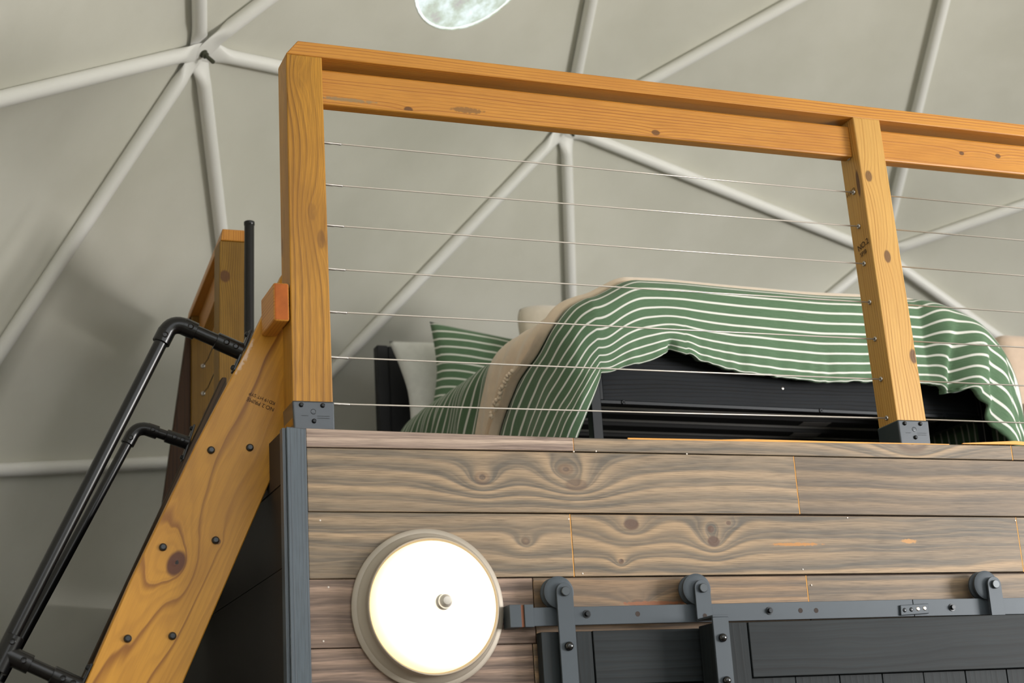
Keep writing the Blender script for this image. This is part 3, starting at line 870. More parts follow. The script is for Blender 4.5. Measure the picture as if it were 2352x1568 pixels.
# ---------------------------------------------------------------- pipe handrails
def elbow_path(a, b, c, r=0.035, n=8):
    a, b, c = Vector(a), Vector(b), Vector(c)
    d1, d2 = (a - b).normalized(), (c - b).normalized()
    p, q = b + d1 * r, b + d2 * r
    return [p] + [p * (1 - t) ** 2 + b * 2 * t * (1 - t) + q * t ** 2 for t in [(i + 1) / n for i in range(n - 1)]] + [q]
def collar(a, b, r, bm):
    a, b = Vector(a), Vector(b)
    d = (b - a).normalized()
    return tube([a, a + d * .001, b - d * .001, b], [r * .94, r, r, r * .94], 20, bm)
def screw(p, bm, r=0.0075):
    p = Vector(p)
    return lathe([(r, -0.004), (r, 0.002), (r * .72, 0.0035), (r * .62, 0.001), (0, 0.0005)], p, (0, -1, 0), 16, bm)
def handrail(y, fl, el, run, r, rf, label, tees, nrm, fl_len):
    hr = thing('handrail', (run[-1][0], y, run[-1][1]), label, 'handrail', 'pipe handrails of the stair')
    F, E = Vector((fl[0], y, fl[1])), Vector((el[0], y, el[1]))
    K = [Vector((p[0], y, p[1])) for p in run]
    arm = (F - E).normalized()
    dn = (K[-1] - E).normalized()
    obj('pipe', tube([E + dn * 0.03, K[-1]], r, 24), M['pipe'], hr, True)
    obj('arm', tube([E + arm * 0.03, F - arm * 0.01], r, 24), M['pipe'], hr, True)
    bm = tube(elbow_path(E + dn, E, E + arm, 0.036), rf, 24)
    collar(E + dn * 0.028, E + dn * 0.062, rf * 1.03, bm)
    collar(E + arm * 0.028, E + arm * 0.062, rf * 1.03, bm)
    e = obj('elbow', bm, M['pipe'], hr, True)
    for d in (dn, arm):
        obj('set_screw', screw(E + d * 0.045 + Vector((0, -rf * .97, 0)), bmesh.new()), M['pipe'], e, True)
    def flange(C, d, nm):
        bm = bmesh.new()
        collar(C - d * 0.070, C - d * 0.002, rf * 1.02, bm)
        s = Vector((d.z, 0, -d.x))
        if s.z < 0: s = -s
        c = C
        pl = hexa([c + s * sx * 0.056 + Vector((0, sy * 0.017, 0)) + d * dd for dd in (-0.006, 0.0) for sx, sy in ((-1, -1), (1, -1), (1, 1), (-1, 1))], 0.0015)
        me = bpy.data.meshes.new('tmp'); pl.to_mesh(me); pl.free(); bm.from_mesh(me); bpy.data.meshes.remove(me)
        o = obj(nm, bm, M['pipe'], hr, True)
        for t in (0.046, 0.022):
            obj('set_screw', screw(C - d * t + Vector((0, -rf * .99, 0)), bmesh.new()), M['pipe'], o, True)
        for sx in (-1, 1):
            obj('bolt', bolt_bm(c + s * sx * 0.046 - d * 0.006, -d, 0.007, 0.006), M['hw_dark'], o, True)
    flange(F, arm, 'flange')
    for (T, C) in tees:
        T, C = Vector((T[0], y, T[1])), Vector((C[0], y, C[1]))
        d = (C - T).normalized()
        bm = bmesh.new()
        collar(T - dn * 0.042, T + dn * 0.042, rf * 1.04, bm)
        collar(T, T + d * 0.058, rf * 1.04, bm)
        o = obj('tee', bm, M['pipe'], hr, True)
        obj('set_screw', screw(T - dn * 0.026 + Vector((0, -rf * 1.01, 0)), bmesh.new()), M['pipe'], o, True)
        obj('set_screw', screw(T + d * 0.040 + Vector((0, -rf * 1.01, 0)), bmesh.new()), M['pipe'], o, True)
        obj('arm', tube([T + d * 0.05, C - d * 0.01], r, 24), M['pipe'], hr, True)
        flange(C, d, 'flange')
    return hr
slope = Vector((-0.342, -0.7214))
handrail(0.159, (-0.0865, 2.6150), (-0.2560, 2.6850), [(-0.2713, 2.6486), (-0.613, 1.9272), (-1.42, 0.225)], 0.0162, 0.0208,
         'near black pipe handrail bolted to the front stair plank', [((-0.6165, 1.9080), (-0.4560, 1.8290)), ((-1.30, 0.46), (-1.083, 0.375))], None, 0.07)
handrail(1.05, (-0.0590, 2.5910), (-0.2080, 2.6400), [(-0.2201, 2.607), (-0.5036, 2.0562), (-1.35, 0.39)], 0.0148, 0.0192,
         'far black pipe handrail behind the front one', [((-0.585, 1.885), (-0.402, 1.835)), ((-1.23, 0.62), (-1.018, 0.48))], None, 0.07)

# ---------------------------------------------------------------- wall light
wl = thing('wall_light', (0.296, -0.02, 1.9685), 'round lit flush light with brushed metal rim on the plank wall', 'lamp')
LC = (0.2960, YW - 0.0005, 1.9690)
AX = (0, -1, 0)
obj('backplate', lathe([(0, 0), (0.180, 0), (0.1835, 0.004), (0.1830, 0.008), (0.1790, 0.0105), (0.172, 0.0115), (0.1705, 0.0135), (0.166, 0.016), (0.157, 0.022), (0.1535, 0.028), (0.1530, 0.036), (0.10, 0.036), (0, 0.036)], LC, AX, 96), M['nickel'], wl, True)
obj('rim', lathe([(0.1535, 0.034), (0.1575, 0.036), (0.1580, 0.046), (0.1555, 0.050), (0.1540, 0.050), (0.1520, 0.047), (0.1510, 0.044), (0.1500, 0.040), (0.1500, 0.034)], LC, AX, 96), M['nickel'], wl, True)
gb = lathe([(0.1495, 0.036)] + [(0.1495 * math.cos(t * PI / 28), 0.042 + 0.064 * math.sin(t * PI / 28)) for t in range(0, 14)] + [(0, 0.106)], (0, 0, 0), AX, 96)
g = obj('glass_shade', gb, M['litglass'], wl, 'all')
g.location = LC
obj('finial', lathe([(0.0185, 0.104), (0.0190, 0.109), (0.0185, 0.114), (0.0160, 0.1165), (0.0130, 0.118), (0.0130, 0.120), (0.0155, 0.123), (0.0168, 0.128), (0.0150, 0.134), (0.0110, 0.138), (0.0090, 0.1405), (0, 0.1415)], LC, AX, 40), M['finial'], wl, True)

# ---------------------------------------------------------------- sliding barn doors and their track
tk = thing('door_track', (1.2, -0.05, 1.94), 'dark grey flat steel track bolted across the plank wall', 'rail')
TR = [(0.537, 1.9620, 1.9190), (1.0875, 1.9680, 1.9230), (1.94, 1.9670, 1.9250), (3.0, 1.9665, 1.9245)]
bm = hexa([(0.5365, -0.060, 1.9190), (1.589, -0.060, 1.9240), (1.589, -0.060, 1.9672), (0.5365, -0.060, 1.9620),
           (0.5365, -0.052, 1.9190), (1.589, -0.052, 1.9240), (1.589, -0.052, 1.9672), (0.5365, -0.052, 1.9620)], 0.0008)
obj('rail', bm, M['hardware'], tk)
obj('rail', hexa([(1.5905, -0.060, 1.9240), (3.0, -0.060, 1.9250), (3.0, -0.060, 1.9675), (1.5905, -0.060, 1.9672),
                  (1.5905, -0.052, 1.9240), (3.0, -0.052, 1.9250), (3.0, -0.052, 1.9675), (1.5905, -0.052, 1.9672)], 0.0008), M['hardware'], tk)
for (x, z) in ((0.6755, 1.9487), (1.1672, 1.9485), (1.7070, 1.9487), (2.45, 1.948)):
    obj('standoff', tube([(x, -0.052, z - .004), (x, YW, z - .004)], 0.010, 16), M['hardware'], tk, True)
    obj('bolt', lathe([(0.0098, 0), (0.0098, 0.0018), (0.0062, 0.002), (0.0062, 0.008), (0.0054, 0.009), (0, 0.009)], (x, -0.0600, z - .004), (0, -1, 0), 14), M['hw_dark'], tk, True)
for (x, z) in ((0.8082, 1.9430), (1.2558, 1.9440), (1.3008, 1.9435)):
    obj('screw_hole', lathe([(0.0062, 0.0003), (0.0050, 0.0001), (0, 0.0001)], (x, -0.0601, z), (0, -1, 0), 16), M['hole'], tk)
sp = obj('splice_plate', hexa([(1.5448, -0.066, 1.9262), (1.6310, -0.066, 1.9300), (1.6332, -0.066, 1.9556), (1.5470, -0.066, 1.9525),
                               (1.5448, -0.060, 1.9262), (1.6310, -0.060, 1.9300), (1.6332, -0.060, 1.9556), (1.5470, -0.060, 1.9525)], 0.0015), M['hardware'], tk)
for k in range(4):
    obj('screw', bolt_bm((1.5575 + k * 0.0205, -0.066, 1.9395 + k * 0.0012), (0, -1, 0), 0.0056, 0.0015, 14), M['hw_dark' if k < 2 else 'steel'], sp, True)
for (x0, x1, dark) in ((0.4790, 0.5080, 0), (0.5160, 0.5390, 1)):
    obj('end_stop', box(x0, x1, -0.066, -0.022 if not dark else -0.046, 1.9165, 1.9690, 0.001), M['hardware'], tk)
obj('stop_pad', box(0.5085, 0.5155, -0.062, -0.030, 1.9175, 1.9680), M['rust'], tk)

def strap_plan(cx, zt, zb, wd, xl):
    n = 12
    pts = [(cx + wd * math.cos(t * PI / n), zt + wd * math.sin(t * PI / n)) for t in range(n + 1)]
    return pts
def hanger(parent, wx, wz, cx, zt, yf, xb0, xb1, zb, wheel_r=0.0375):
    """wheel on the rail, strap in front of it"""
    wh = obj('wheel', lathe([(0.0, 0.020), (0.0300, 0.020), (wheel_r, 0.017), (wheel_r, 0.011), (0.0300, 0.007), (0.0300, -0.001), (wheel_r, -0.005), (wheel_r, -0.010), (0.030, -0.013), (0, -0.013)], (wx, -0.0520, wz), (0, -1, 0), 40), M['hardware'], parent, True)
    h = 0.0208
    pts = [(xb0, zb), (xb1, zb)] + [(cx + h * math.cos(t * PI / 14), zt + h * math.sin(t * PI / 14)) for t in range(15)]
    s = obj('hanger_strap', prism(pts, yf, yf + 0.006, 0.0006), M['hardware'], parent, True)
    obj('axle_bolt', lathe([(0, 0.0075), (0.0098, 0.0075), (0.0110, 0.006), (0.0110, -0.015), (0, -0.015)], (cx, yf, zt), (0, -1, 0), 24), M['hw_dark2'], s, True)
    return s

YD1 = -0.066
d1 = thing('door_1', (1.0, -0.05, 0.05), 'black stained barn door mostly hidden behind the front one', 'door', kind='thing')
d1.name = 'barn_door'
Z1 = 1.9045
obj('raw_core', box(0.560, 1.50, -0.036, -0.024, 0.04, Z1 - .002), M['doorgap'], d1)
board('stile', box(0.5535, 0.6815, YD1, -0.0365, 0.04, Z1, 0.0012), M['door'], d1, (0, 0, 1))
board('stile', box(1.380, 1.508, YD1, -0.0365, 0.04, Z1, 0.0012), M['door'], d1, (0, 0, 1))
board('top_rail', box(0.6850, 1.3785, YD1, -0.0365, Z1 - 0.1245, Z1 + 0.0005, 0.0012), M['door'], d1, (1, 0, 0))
board('bottom_rail', box(0.6850, 1.3785, YD1, -0.0365, 0.04, 0.17, 0.0012), M['door'], d1, (1, 0, 0))
for k in range(6):
    x0 = 0.6850 + k * 0.1156
    board('plank', box(x0 + .001, x0 + .1146, YD1 + 0.014, -0.0365, 0.171, Z1 - 0.1255, 0.001), M['door'], d1, (0, 0, 1))
# strap in front of the rail running down the door face
s = hanger(d1, 0.6045, 1.9958, 0.6140, 1.9958, -0.082, 0.5930, 0.6345, 1.62)
for z in (1.8690, 1.66):
    obj('dome_bolt', lathe([(0.0105, 0), (0.0105, 0.004), (0.009, 0.008), (0.005, 0.0105), (0, 0.011)], (0.6145, -0.082, z), (0, -1, 0), 24), M['hw_black'], s, True)
for z in (1.8690, 1.66):
    obj('spacer', tube([(0.6145, -0.0765, z), (0.6145, YD1 - .0005, z)], 0.012, 16), M['hw_dark'], s, True)

d2 = thing('barn_door', (1.6, -0.12, 0.05), 'front black stained barn door with planks under a wide top board', 'door')
YF, YB = -0.150, -0.0780
Z2 = 1.9085
d1['label'] = 'black stained barn door behind the front one, its strap nearest the wall light'
bm = hexa([(0.958, YF, 0.04), (1.050, YF, 0.04), (1.050, YF, Z2), (0.958, YF, Z2),
           (0.958, YB, 0.04), (1.050, YB, 0.04), (1.050, YB, Z2), (0.958, YB, Z2)], 0.0015)
board('stile', bm, M['door'], d2, (0, 0, 1))
board('top_rail', hexa([(1.0535, YF, 1.7790), (2.72, YF, 1.7800), (2.72, YF, 1.9200), (1.0535, YF, Z2),
                        (1.0535, -0.095, 1.7790), (2.72, -0.095, 1.7800), (2.72, -0.095, 1.9200), (1.0535, -0.095, Z2)], 0.0015), M['door'], d2, (1, 0, 0))
board('stile', box(2.723, 2.82, YF, YB, 0.04, 1.92, 0.0015), M['door'], d2, (0, 0, 1))
board('bottom_rail', box(1.0535, 2.72, YF, -0.095, 0.04, 0.19, 0.0015), M['door'], d2, (1, 0, 0))
obj('raw_core', box(1.051, 2.722, -0.0945, -0.0865, 0.045, 1.905), M['doorgap'], d2)
js = [1.0535, 1.174, 1.2965, 1.418, 1.5385, 1.6625, 1.7885]
while js[-1] < 2.6: js.append(js[-1] + 0.1245)
js[-1] = 2.72
for k in range(len(js) - 1):
    g0 = 0.0016 if k in (2, 3, 5, 6) else 0.0008
    board('plank', box(js[k] + g0, js[k + 1] - 0.0008, YF + 0.012, -0.095, 0.191, 1.7780, 0.001), M['door'], d2, (0, 0, 1))
def bypass(wx, wz, xo):
    s = hanger(d2, wx, wz, wx + 0.0085, wz, -0.082, wx - 0.0125, wx + 0.0295, Z2 + 0.0125)
    # top plate bending forward over the door and down its face
    x0, x1 = wx - 0.0125, wx + 0.0295
    z = Z2 + 0.0125
    bm = prism([(x0, z), (x1, z), (x1, z + .005), (x0, z + .005)], YF - 0.0075, -0.077, 0.0006)
    obj('top_plate', bm, M['hardware'], s, True)
    obj('hanger_strap', box(x0, x1, YF - 0.0075, YF - 0.0010, 1.62, z, 0.0008), M['hardware'], s, True)
    for zz in (1.8720, 1.7730, 1.67):
        obj('dome_bolt', lathe([(0.0100, 0), (0.0100, 0.004), (0.0085, 0.008), (0.005, 0.0105), (0, 0.011)], ((x0 + x1) / 2, YF - .0075, zz), (0, -1, 0), 24), M['hw_black'], s, True)
    obj('screw_hole', lathe([(0.0056, 0.0004), (0, 0.0004)], (wx + 0.008, -0.0821, z + 0.012), (0, -1, 0), 16), M['hole'], s)
bypass(0.9680, 1.9995, 0)
# the second hanger sits behind the wide top board
s = hanger(d2, 1.8180, 2.0002, 1.8325, 1.9998, -0.084, 1.8100, 1.8535, 1.84)

# ---------------------------------------------------------------- bed (built in its own axes: u along its width, v towards its head)
DZ = 2.385
BO, BA = Vector((1.124, 0.80, 0)), math.radians(1.65)
BU, BV = Vector((math.cos(BA), math.sin(BA), 0)), Vector((-math.sin(BA), math.cos(BA), 0))
def B(u, v, z): return BO + BU * u + BV * v + Vector((0, 0, z))
def bbox(u0, u1, v0, v1, z0, z1, bevel=0.002):
    return hexa([B(u0, v0, z0), B(u1, v0, z0), B(u1, v0, z1), B(u0, v0, z1),
                 B(u0, v1, z0), B(u1, v1, z0), B(u1, v1, z1), B(u0, v1, z1)], bevel)
BW, BL = 1.515, 2.0
bed = thing('bed', B(0.75, 1.0, DZ), 'black metal and wood bed frame standing on the loft under a green striped duvet', 'bed')
for (u, v) in ((0, 0), (BW - .034, 0), (0, BL - 0.04), (BW - .034, BL - 0.04)):
    obj('leg', bbox(u, u + 0.034, v, v + 0.034, DZ + .0005, 2.875 if v < 1 else 2.83), M['bedblack'], bed)
for u in (0.38, 0.757, 1.13):
    for v in (0.7, 1.4):
        obj('leg', bbox(u - .015, u + .015, v, v + .03, DZ + .0005, 2.690), M['bedblack'], bed)
fr = obj('foot_rail', bbox(0.0345, BW - .0345, 0.004, 0.030, 2.6890, 2.7000, 0.001), M['bedblack'], bed)
board('foot_board', bbox(0.046, BW - .046, 0.006, 0.024, 2.7008, 2.870, 0.001), M['bedwood'], bed, BU)
for u in (0.0345, BW - .0450):
    obj('foot_rail_end', bbox(u, u + .0105, 0.004, 0.030, 2.7008, 2.872, 0.001), M['bedblack'], bed)
for u in (0.112, 0.833, 1.325):
    obj('rivet', lathe([(0.0075, 0.0), (0.0075, 0.002), (0.0055, 0.004), (0.003, 0.004), (0.0025, 0.001), (0, 0.001)], B(u, 0.0045, 2.6945), -BV, 16), M['bedblack'], fr, True)
obj('screw', bolt_bm(B(0.697, 0.006, 2.7655), -BV, 0.0052, 0.002, 14), M['steel'], fr, True)
for u in (0.002, BW - .032):
    obj('side_rail', bbox(u, u + .03, 0.035, BL - .041, 2.70, 2.80), M['bedblack'], bed)
for k in range(12):
    v = 0.09 + k * 0.155
    sl = obj('slat', bbox(0.033, BW - .033, v, v + 0.07, 2.7205, 2.7350, 0.001), M['slat'], bed)
    if k in (1, 2):
        u = 0.93 if k == 1 else 0.99
        obj('paper_label', hexa([B(u, v + .012, 2.7195), B(u + .11, v + .005, 2.7195), B(u + .11, v + .005, 2.7204), B(u, v + .012, 2.7204),
                                 B(u + .01, v + .06, 2.7195), B(u + .12, v + .055, 2.7195), B(u + .12, v + .055, 2.7204), B(u + .01, v + .06, 2.7204)]), M['paper'], sl)
obj('slat_bar', bbox(0.035, BW - .035, 0.69, 0.73, 2.691, 2.7200), M['slat'], bed)
obj('slat_bar', bbox(0.035, BW - .035, 1.39, 1.43, 2.691, 2.7200), M['slat'], bed)
obj('headboard_post', bbox(-0.012, 0.040, BL, BL + 0.05, DZ + .0005, 3.445, 0.005), M['bedblue'], bed)
obj('headboard_post', bbox(BW - .040, BW + .012, BL, BL + 0.05, DZ + .0005, 3.445, 0.005), M['bedblue'], bed)
obj('headboard', bbox(0.0415, BW - .0415, BL + .006, BL + 0.046, 2.98, 3.444, 0.004), M['bedblue'], bed)

mt = hexa([B(0.012, 0.035, 2.7365), B(1.503, 0.035, 2.7365), B(1.503, 0.035, 2.985), B(0.012, 0.035, 2.985),
           B(0.012, 1.99, 2.7365), B(1.503, 1.99, 2.7365), B(1.503, 1.99, 2.985), B(0.012, 1.99, 2.985)], 0.03, 4)
tag(obj('mattress', mt, M['mattress'], None, True), 'thick white mattress on the black bed frame under the duvet', 'mattress')
tag(obj('storage_panel', bbox(1.18, 1.44, 0.62, 0.66, DZ + .0005, 2.60), M['crate']), 'dark brown rough panel under the bed behind the second post', 'panel')

# ---------------------------------------------------------------- duvet
HEM = [(-0.2, 2.70), (0.02, 2.752), (0.10, 2.767), (0.17, 2.772), (0.255, 2.812), (0.35, 2.783), (0.50, 2.762), (0.66, 2.752), (0.82, 2.747), (0.99, 2.752), (1.12, 2.755), (1.25, 2.747), (1.36, 2.738), (1.395, 2.735), (1.43, 2.745), (1.52, 2.745), (1.60, 2.735), (1.75, 2.68)]
def smooth_tab(t, x):
    return sum(lerp_tab(t, x + d) for d in (-0.03, -0.015, 0, 0.015, 0.03)) / 5
def lerp_tab(t, x):
    if x <= t[0][0]: return t[0][1]
    for (a, b), (c, d) in zip(t, t[1:]):
        if x <= c: return b + (d - b) * (x - a) / (c - a)
    return t[-1][1]
RF, RLF, RRT = 0.075, 0.085, 0.40
AR = 1.215                   # where the right-hand roll begins
FOOT_LEN = 0.405
def sm(x): x = min(1, max(0, x)); return x * x * (3 - 2 * x)
def top_z(a, b):
    z = 3.018 + 0.074 * sm((a + 0.02) / 0.20) * (1 - 0.25 * sm((b - 0.3) / 1.0))
    return z + 0.008 * noise.noise(Vector((a * 3.0, b * 3.0, 1.7)))
D_FRONT = [(0, (0, 0, 0)), (.06, (-.046, .02, -.028)), (.13, (-.078, .06, -.085)), (.22, (-.088, .155, -.140)), (.32, (-.098, .28, -.190)),
           (.45, (-.108, .43, -.300)), (.60, (-.112, .54, -.44)), (.80, (-.115, .70, -.60))]
D_SIDE = [(0, (0, 0, 0)), (.06, (-.050, .0, -.022)), (.13, (-.082, .03, -.072)), (.22, (-.092, .08, -.15)), (.32, (-.098, .13, -.25)),
          (.45, (-.104, .17, -.38)), (.60, (-.105, .20, -.53)), (.80, (-.108, .22, -.60))]
D_HEM = [(0, (0, 0, 0)), (.06, (-.008, -.004, -.030)), (.13, (-.030, -.004, -.085)), (.22, (-.054, .004, -.135)), (.32, (-.075, .020, -.185)),
         (.45, (-.098, .055, -.265)), (.60, (-.115, .10, -.335)), (.80, (-.13, .16, -.345))]
def vec_tab(t, x):
    if x <= 0: return Vector((0, 0, 0))
    for k in range(len(t) - 1):
        if x <= t[k + 1][0]:
            f = (x - t[k][0]) / (t[k + 1][0] - t[k][0])
            p0, p1, p2, p3 = (Vector(t[min(max(k + q, 0), len(t) - 1)][1]) for q in (-1, 0, 1, 2))
            return p1 + 0.5 * f * (p2 - p0 + f * (2 * p0 - 5 * p1 + 4 * p2 - p3 + f * (3 * (p1 - p2) + p3 - p0)))
    return Vector(t[-1][1])
def wob(p):
    return noise.noise(Vector((p.x * 5.0, p.y * 5.0, p.z * 1.6))) * 0.016 + noise.noise(Vector((p.x * 15, p.y * 15, p.z * 4.0 + 3))) * 0.006

def duvet(a, b, off=0.0):
    """cloth coordinates: a across from the left mattress edge, b along from the foot edge; outside the mattress the cloth hangs"""
    e = max(0.0, -a)
    da = max(0.0, a - AR)
    db = max(0.0, -b)
    ca_, cb_ = min(max(a, 0.0), AR), max(b, 0.0)
    tz = top_z(ca_, cb_)
    d = math.hypot(da, db)
    fa, fb = (da / d, db / d) if d > 1e-9 else (0.0, 0.0)
    out = drop = n_o = 0.0
    n_z = 1.0
    if d > 1e-9:
        rho = RF * fb * fb + RRT * fa * fa
        q = d / rho
        if q < PI / 2:
            out, drop, n_o, n_z = rho * math.sin(q), rho * (1 - math.cos(q)), math.sin(q), math.cos(q)
        else:
            out, drop, n_o, n_z = rho, rho + (d - rho * PI / 2), 1.0, 0.0
    t = min(1.0, drop / 0.33)
    z = tz - drop
    w = 0.0
    u_ = ca_ + fa * d
    if db > 0:
        zh_flat = 3.09 - (RF + FOOT_LEN - RF * PI / 2)
        z += (smooth_tab(HEM, u_) - zh_flat + (3.09 - tz) * (1 if u_ < 0.3 else 0)) * (t ** 1.6) * fb ** 2 * min(1.0, db / FOOT_LEN)
    p = B(ca_ + fa * out, cb_ - fb * out, z)
    if d > 0:
        w = wob(p) * t
        if db > 0.2:
            w += noise.noise(Vector((p.x * 26, p.y * 26, 7.0))) * 0.012 * max(0.0, (d - 0.24) / 0.14)
        if db > 0:
            lean = 1.335 + 0.07 * t
            g = math.exp(-((u_ - lean) / 0.028) ** 2)
            w -= 0.036 * g * sm(t * 1.4) * fb
            z -= 0.020 * math.exp(-((u_ - lean + 0.005) / 0.045) ** 2) * sm(t * 1.3)
            w += 0.025 * math.exp(-((u_ - lean - 0.075) / 0.05) ** 2) * t
            g2 = math.exp(-((u_ - 0.255) / 0.012) ** 2) * sm((t - 0.7) / 0.3)
            w -= 0.03 * g2
            z += 0.016 * g2
            z += 0.010 * math.exp(-((u_ - 0.25) / 0.10) ** 2) * sm(t * 1.5)
            z -= 0.012 * math.exp(-((u_ - 0.03) / 0.05) ** 2) * sm(t * 2)
        if db > 0:
            k = max(0.0, db - FOOT_LEN + 0.040) / 0.040
            w += (0.012 * math.sin(k * PI / 2) - 0.034 * k * k) * fb
            z += 0.030 * k * k * fb
            z += noise.noise(Vector((u_ * 22, 3.3, 1.0))) * 0.008 * k + noise.noise(Vector((u_ * 55, 1.3, 1.0))) * 0.004 * k
    D = Vector((0, 0, 0))
    nrm = BU * (fa * n_o) - BV * (fb * n_o) + Vector((0, 0, n_z))
    if e > 0:
        s = db / FOOT_LEN
        D0 = vec_tab(D_FRONT, e)
        if db > 0:
            g = s * s * (3 - 2 * s) * 0.35 + s * 0.65
            D = D0.lerp(vec_tab(D_HEM, e), g)
            # pleats fanning out from the corner
            k = sm(e / 0.2)
            ph = math.sin(s * 17.0 + 0.6) * 0.6 + math.sin(s * 9.0 + e * 3)
            D += Vector((-0.7, -0.7, 0)) * (0.011 * ph * k)
            D += Vector((-0.7, -0.7, 0.0)) * (0.035 * math.sin(PI * s) * k)
        else:
            D = D0.lerp(vec_tab(D_SIDE, e), sm(cb_ / 0.5))
            k = sm(e / 0.25) * sm(cb_ / 0.2 + 0.15)
            D += Vector((-1, 0, 0)) * (0.014 * math.sin(cb_ * 19.0 + 1.5 * math.sin(cb_ * 7) + e * 2) + 0.008 * math.sin(cb_ * 43 + e * 5)) * k
        m = sm(e / 0.14)
        side = (-BU * 0.93 - BV * (0.33 * (0.2 + s)) + Vector((0, 0, 0.15))).normalized()
        nrm = (nrm * (1 - m) + side * m).normalized()
        D += side * wob(p + D) * 0.5 * m
    q3 = B(ca_ + fa * (out + w), cb_ - fb * (out + w), z) + BU * D.x + BV * D.y + Vector((0, 0, D.z)) + nrm * off
    if q3.z < DZ + 0.012 + off: q3.z = DZ + 0.012 + off
    return q3, t

def cloth_bm(fn, A0, A1, na, B0, B1, nb, uvs):
    bm = bmesh.new()
    uv = bm.loops.layers.uv.verify()
    g, par = [], {}
    for i in range(na + 1):
        row = []
        for j in range(nb + 1):
            a, b = A0 + (A1 - A0) * i / na, B0 + (B1 - B0) * j / nb
            p, q = fn(a, b)
            v = bm.verts.new(p)
            par[v] = q
            row.append(v)
        g.append(row)
    for i in range(na):
        for j in range(nb):
            f = bm.faces.new((g[i][j], g[i + 1][j], g[i + 1][j + 1], g[i][j + 1]))
            for l in f.loops: l[uv].uv = par[l.vert]
    bmesh.ops.recalc_face_normals(bm, faces=bm.faces)
    return bm
def solid(o, t):
    m = o.modifiers.new('thickness', 'SOLIDIFY')
    m.thickness = t
    m.offset = -1
    return o
LEFT_LEN, RIGHT_LEN = 0.72, 0.92
dv = cloth_bm(lambda a, b: (duvet(a, b)[0], (a, b)), -LEFT_LEN, AR + RIGHT_LEN, 300, -FOOT_LEN, 1.50, 190, None)
d = obj('duvet', dv, M['stripe'], None, 'all')
solid(d, 0.012)
tag(d, 'green duvet with thin white stripes spread over the bed and hanging down its foot', 'duvet')

# ---------------------------------------------------------------- beige throw over the bed
BF = [(0.0, 0.012), (0.6, 0.012)]
BR = [(0.0, 0.52), (0.10, 0.55), (0.60, 0.58)]
def throw(s, t):
    a = s
    e = max(0.0, -a) if a < 0 else max(0.0, a - AR) * 0.55
    bf, br = lerp_tab(BF, e), lerp_tab(BR, e)
    b = bf + (br - bf) * t
    roll = 0.012 * math.exp(-((t - 0.05) / 0.05) ** 2)
    fold = 0.012 * (0.5 + 0.5 * math.sin(t * 22.0 + 0.6)) * min(1, e * 8) * (1 if t < 0.45 else 0.25)
    p = duvet(a, b, 0.004 + 0.013 * sm(t / 0.07) + roll + fold * sm(t / 0.1))[0]
    return p, (a, b)
tb = cloth_bm(throw, -0.70, AR + 0.86, 240, 0.0, 1.0, 60, None)
tw = obj('throw_blanket', tb, M['beige'], None, 'all')
solid(tw, 0.010)
tag(tw, 'beige fleece throw laid across the bed over the striped duvet', 'blanket')
# knotted fringe beads along the throw's front edge
kb = bmesh.new()
rnd = random.Random(3)
for k in range(26):
    e = 0.30 + 0.14 * k / 25
    p, _ = duvet(-e, lerp_tab(BF, e) + 0.004 + rnd.uniform(-.012, .012), 0.044 + rnd.uniform(0, .01))
    bmesh.ops.create_icosphere(kb, subdivisions=2, radius=rnd.uniform(0.0062, 0.0088), matrix=Matrix.Translation(p))
fo = obj('knotted_fringe', kb, M['beige'], tw, 'all')

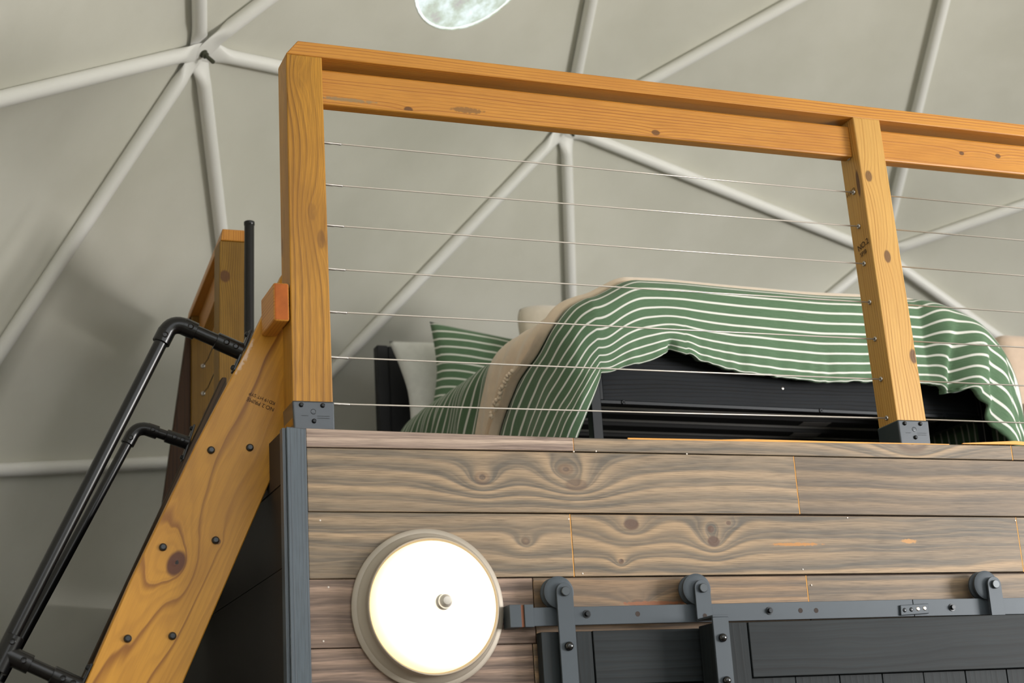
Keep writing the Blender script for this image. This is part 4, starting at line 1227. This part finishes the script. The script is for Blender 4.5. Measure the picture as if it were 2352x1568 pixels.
# ---------------------------------------------------------------- pillows
def pillow_bm(w, h, th, M4, n=36, sagx=0.0, uvscale=1.0, rnd_=0.0):
    bm = bmesh.new()
    uv = bm.loops.layers.uv.verify()
    par = {}
    sides = []
    for sgn in (1, -1):
        g = []
        for i in range(n + 1):
            row = []
            for j in range(n + 1):
                x, y = -1 + 2 * i / n, -1 + 2 * j / n
                px = w / 2 * x * (1 - 0.09 * (1 - abs(y) ** 1.5) * abs(x) ** 3 * 1.0) 
                py = h / 2 * y * (1 - 0.10 * (1 - abs(x) ** 1.5) * abs(y) ** 3 * 1.0)
                px *= 1 - rnd_ * y ** 4
                py *= 1 - rnd_ * x ** 4
                t = ((1 - abs(x) ** 2.6) * (1 - abs(y) ** 2.6))
                t = max(0.0, t) ** 0.5
                wr = noise.noise(Vector((px * 9, py * 9, sgn * 4.0 + w))) * 0.012 * t
                pz = sgn * (th / 2 * t + wr)
                py += sagx * x * x
                v = bm.verts.new(M4 @ Vector((px, py, pz)))
                par[v] = (px * uvscale, (py + 0.012 * math.sin(px * 4)) * uvscale)
                row.append(v)
            g.append(row)
        for i in range(n):
            for j in range(n):
                f = bm.faces.new((g[i][j], g[i + 1][j], g[i + 1][j + 1], g[i][j + 1]))
                for l in f.loops: l[uv].uv = par[l.vert]
        sides.append(g)
    bmesh.ops.remove_doubles(bm, verts=bm.verts, dist=0.0004)
    bmesh.ops.recalc_face_normals(bm, faces=bm.faces)
    return bm
def pose(c, yaw, lean, roll=0.0):
    return Matrix.Translation(c) @ Matrix.Rotation(yaw, 4, 'Z') @ Matrix.Rotation(PI / 2 - lean, 4, 'X') @ Matrix.Rotation(roll, 4, 'Z')
tag(obj('pillow', pillow_bm(0.78, 0.49, 0.14, pose(Vector((1.480, 2.635, 3.220)), BA, 0.27, 0.07)), M['white_cloth'], None, 'all'), 'white pillow leaning on the dark headboard behind the green striped pillow', 'pillow', 'pillows on the bed')
tag(obj('pillow', pillow_bm(0.72, 0.44, 0.15, pose(Vector((1.520, 2.455, 3.200)), BA + 0.05, 0.12, -0.10)), M['stripe'], None, 'all'), 'green pillow with white stripes in front of the white pillow', 'pillow', 'pillows on the bed')
tag(obj('cushion', pillow_bm(0.50, 0.48, 0.15, pose(Vector((1.745, 2.27, 3.290)), BA, 0.28, 0.02), rnd_=0.16), M['cream'], None, 'all'), 'cream fluffy cushion peeking out above the beige throw', 'cushion')

ac = thing('armchair', (3.72, 1.75, DZ), 'beige upholstered armchair half hidden past the foot of the bed', 'chair')
def soft(x0, x1, y0, y1, z0, z1, r): return box(x0, x1, y0, y1, z0, z1, r, 5)
obj('backrest', soft(3.40, 4.08, 1.66, 1.80, 2.50, 3.285, 0.066), M['armchair'], ac, True)
obj('seat', soft(3.46, 3.98, 1.10, 1.655, 2.50, 2.80, 0.05), M['armchair'], ac, True)
for x in (3.36, 3.985):
    obj('armrest', soft(x, x + .095, 1.10, 1.655, 2.48, 2.95, 0.04), M['armchair'], ac, True)
for x in (3.40, 4.02):
    for y in (1.14, 1.72):
        obj('leg', tube([(x, y, DZ + .0005), (x, y, 2.505)], [0.014, 0.022], 12), M['bedblack'], ac, True)
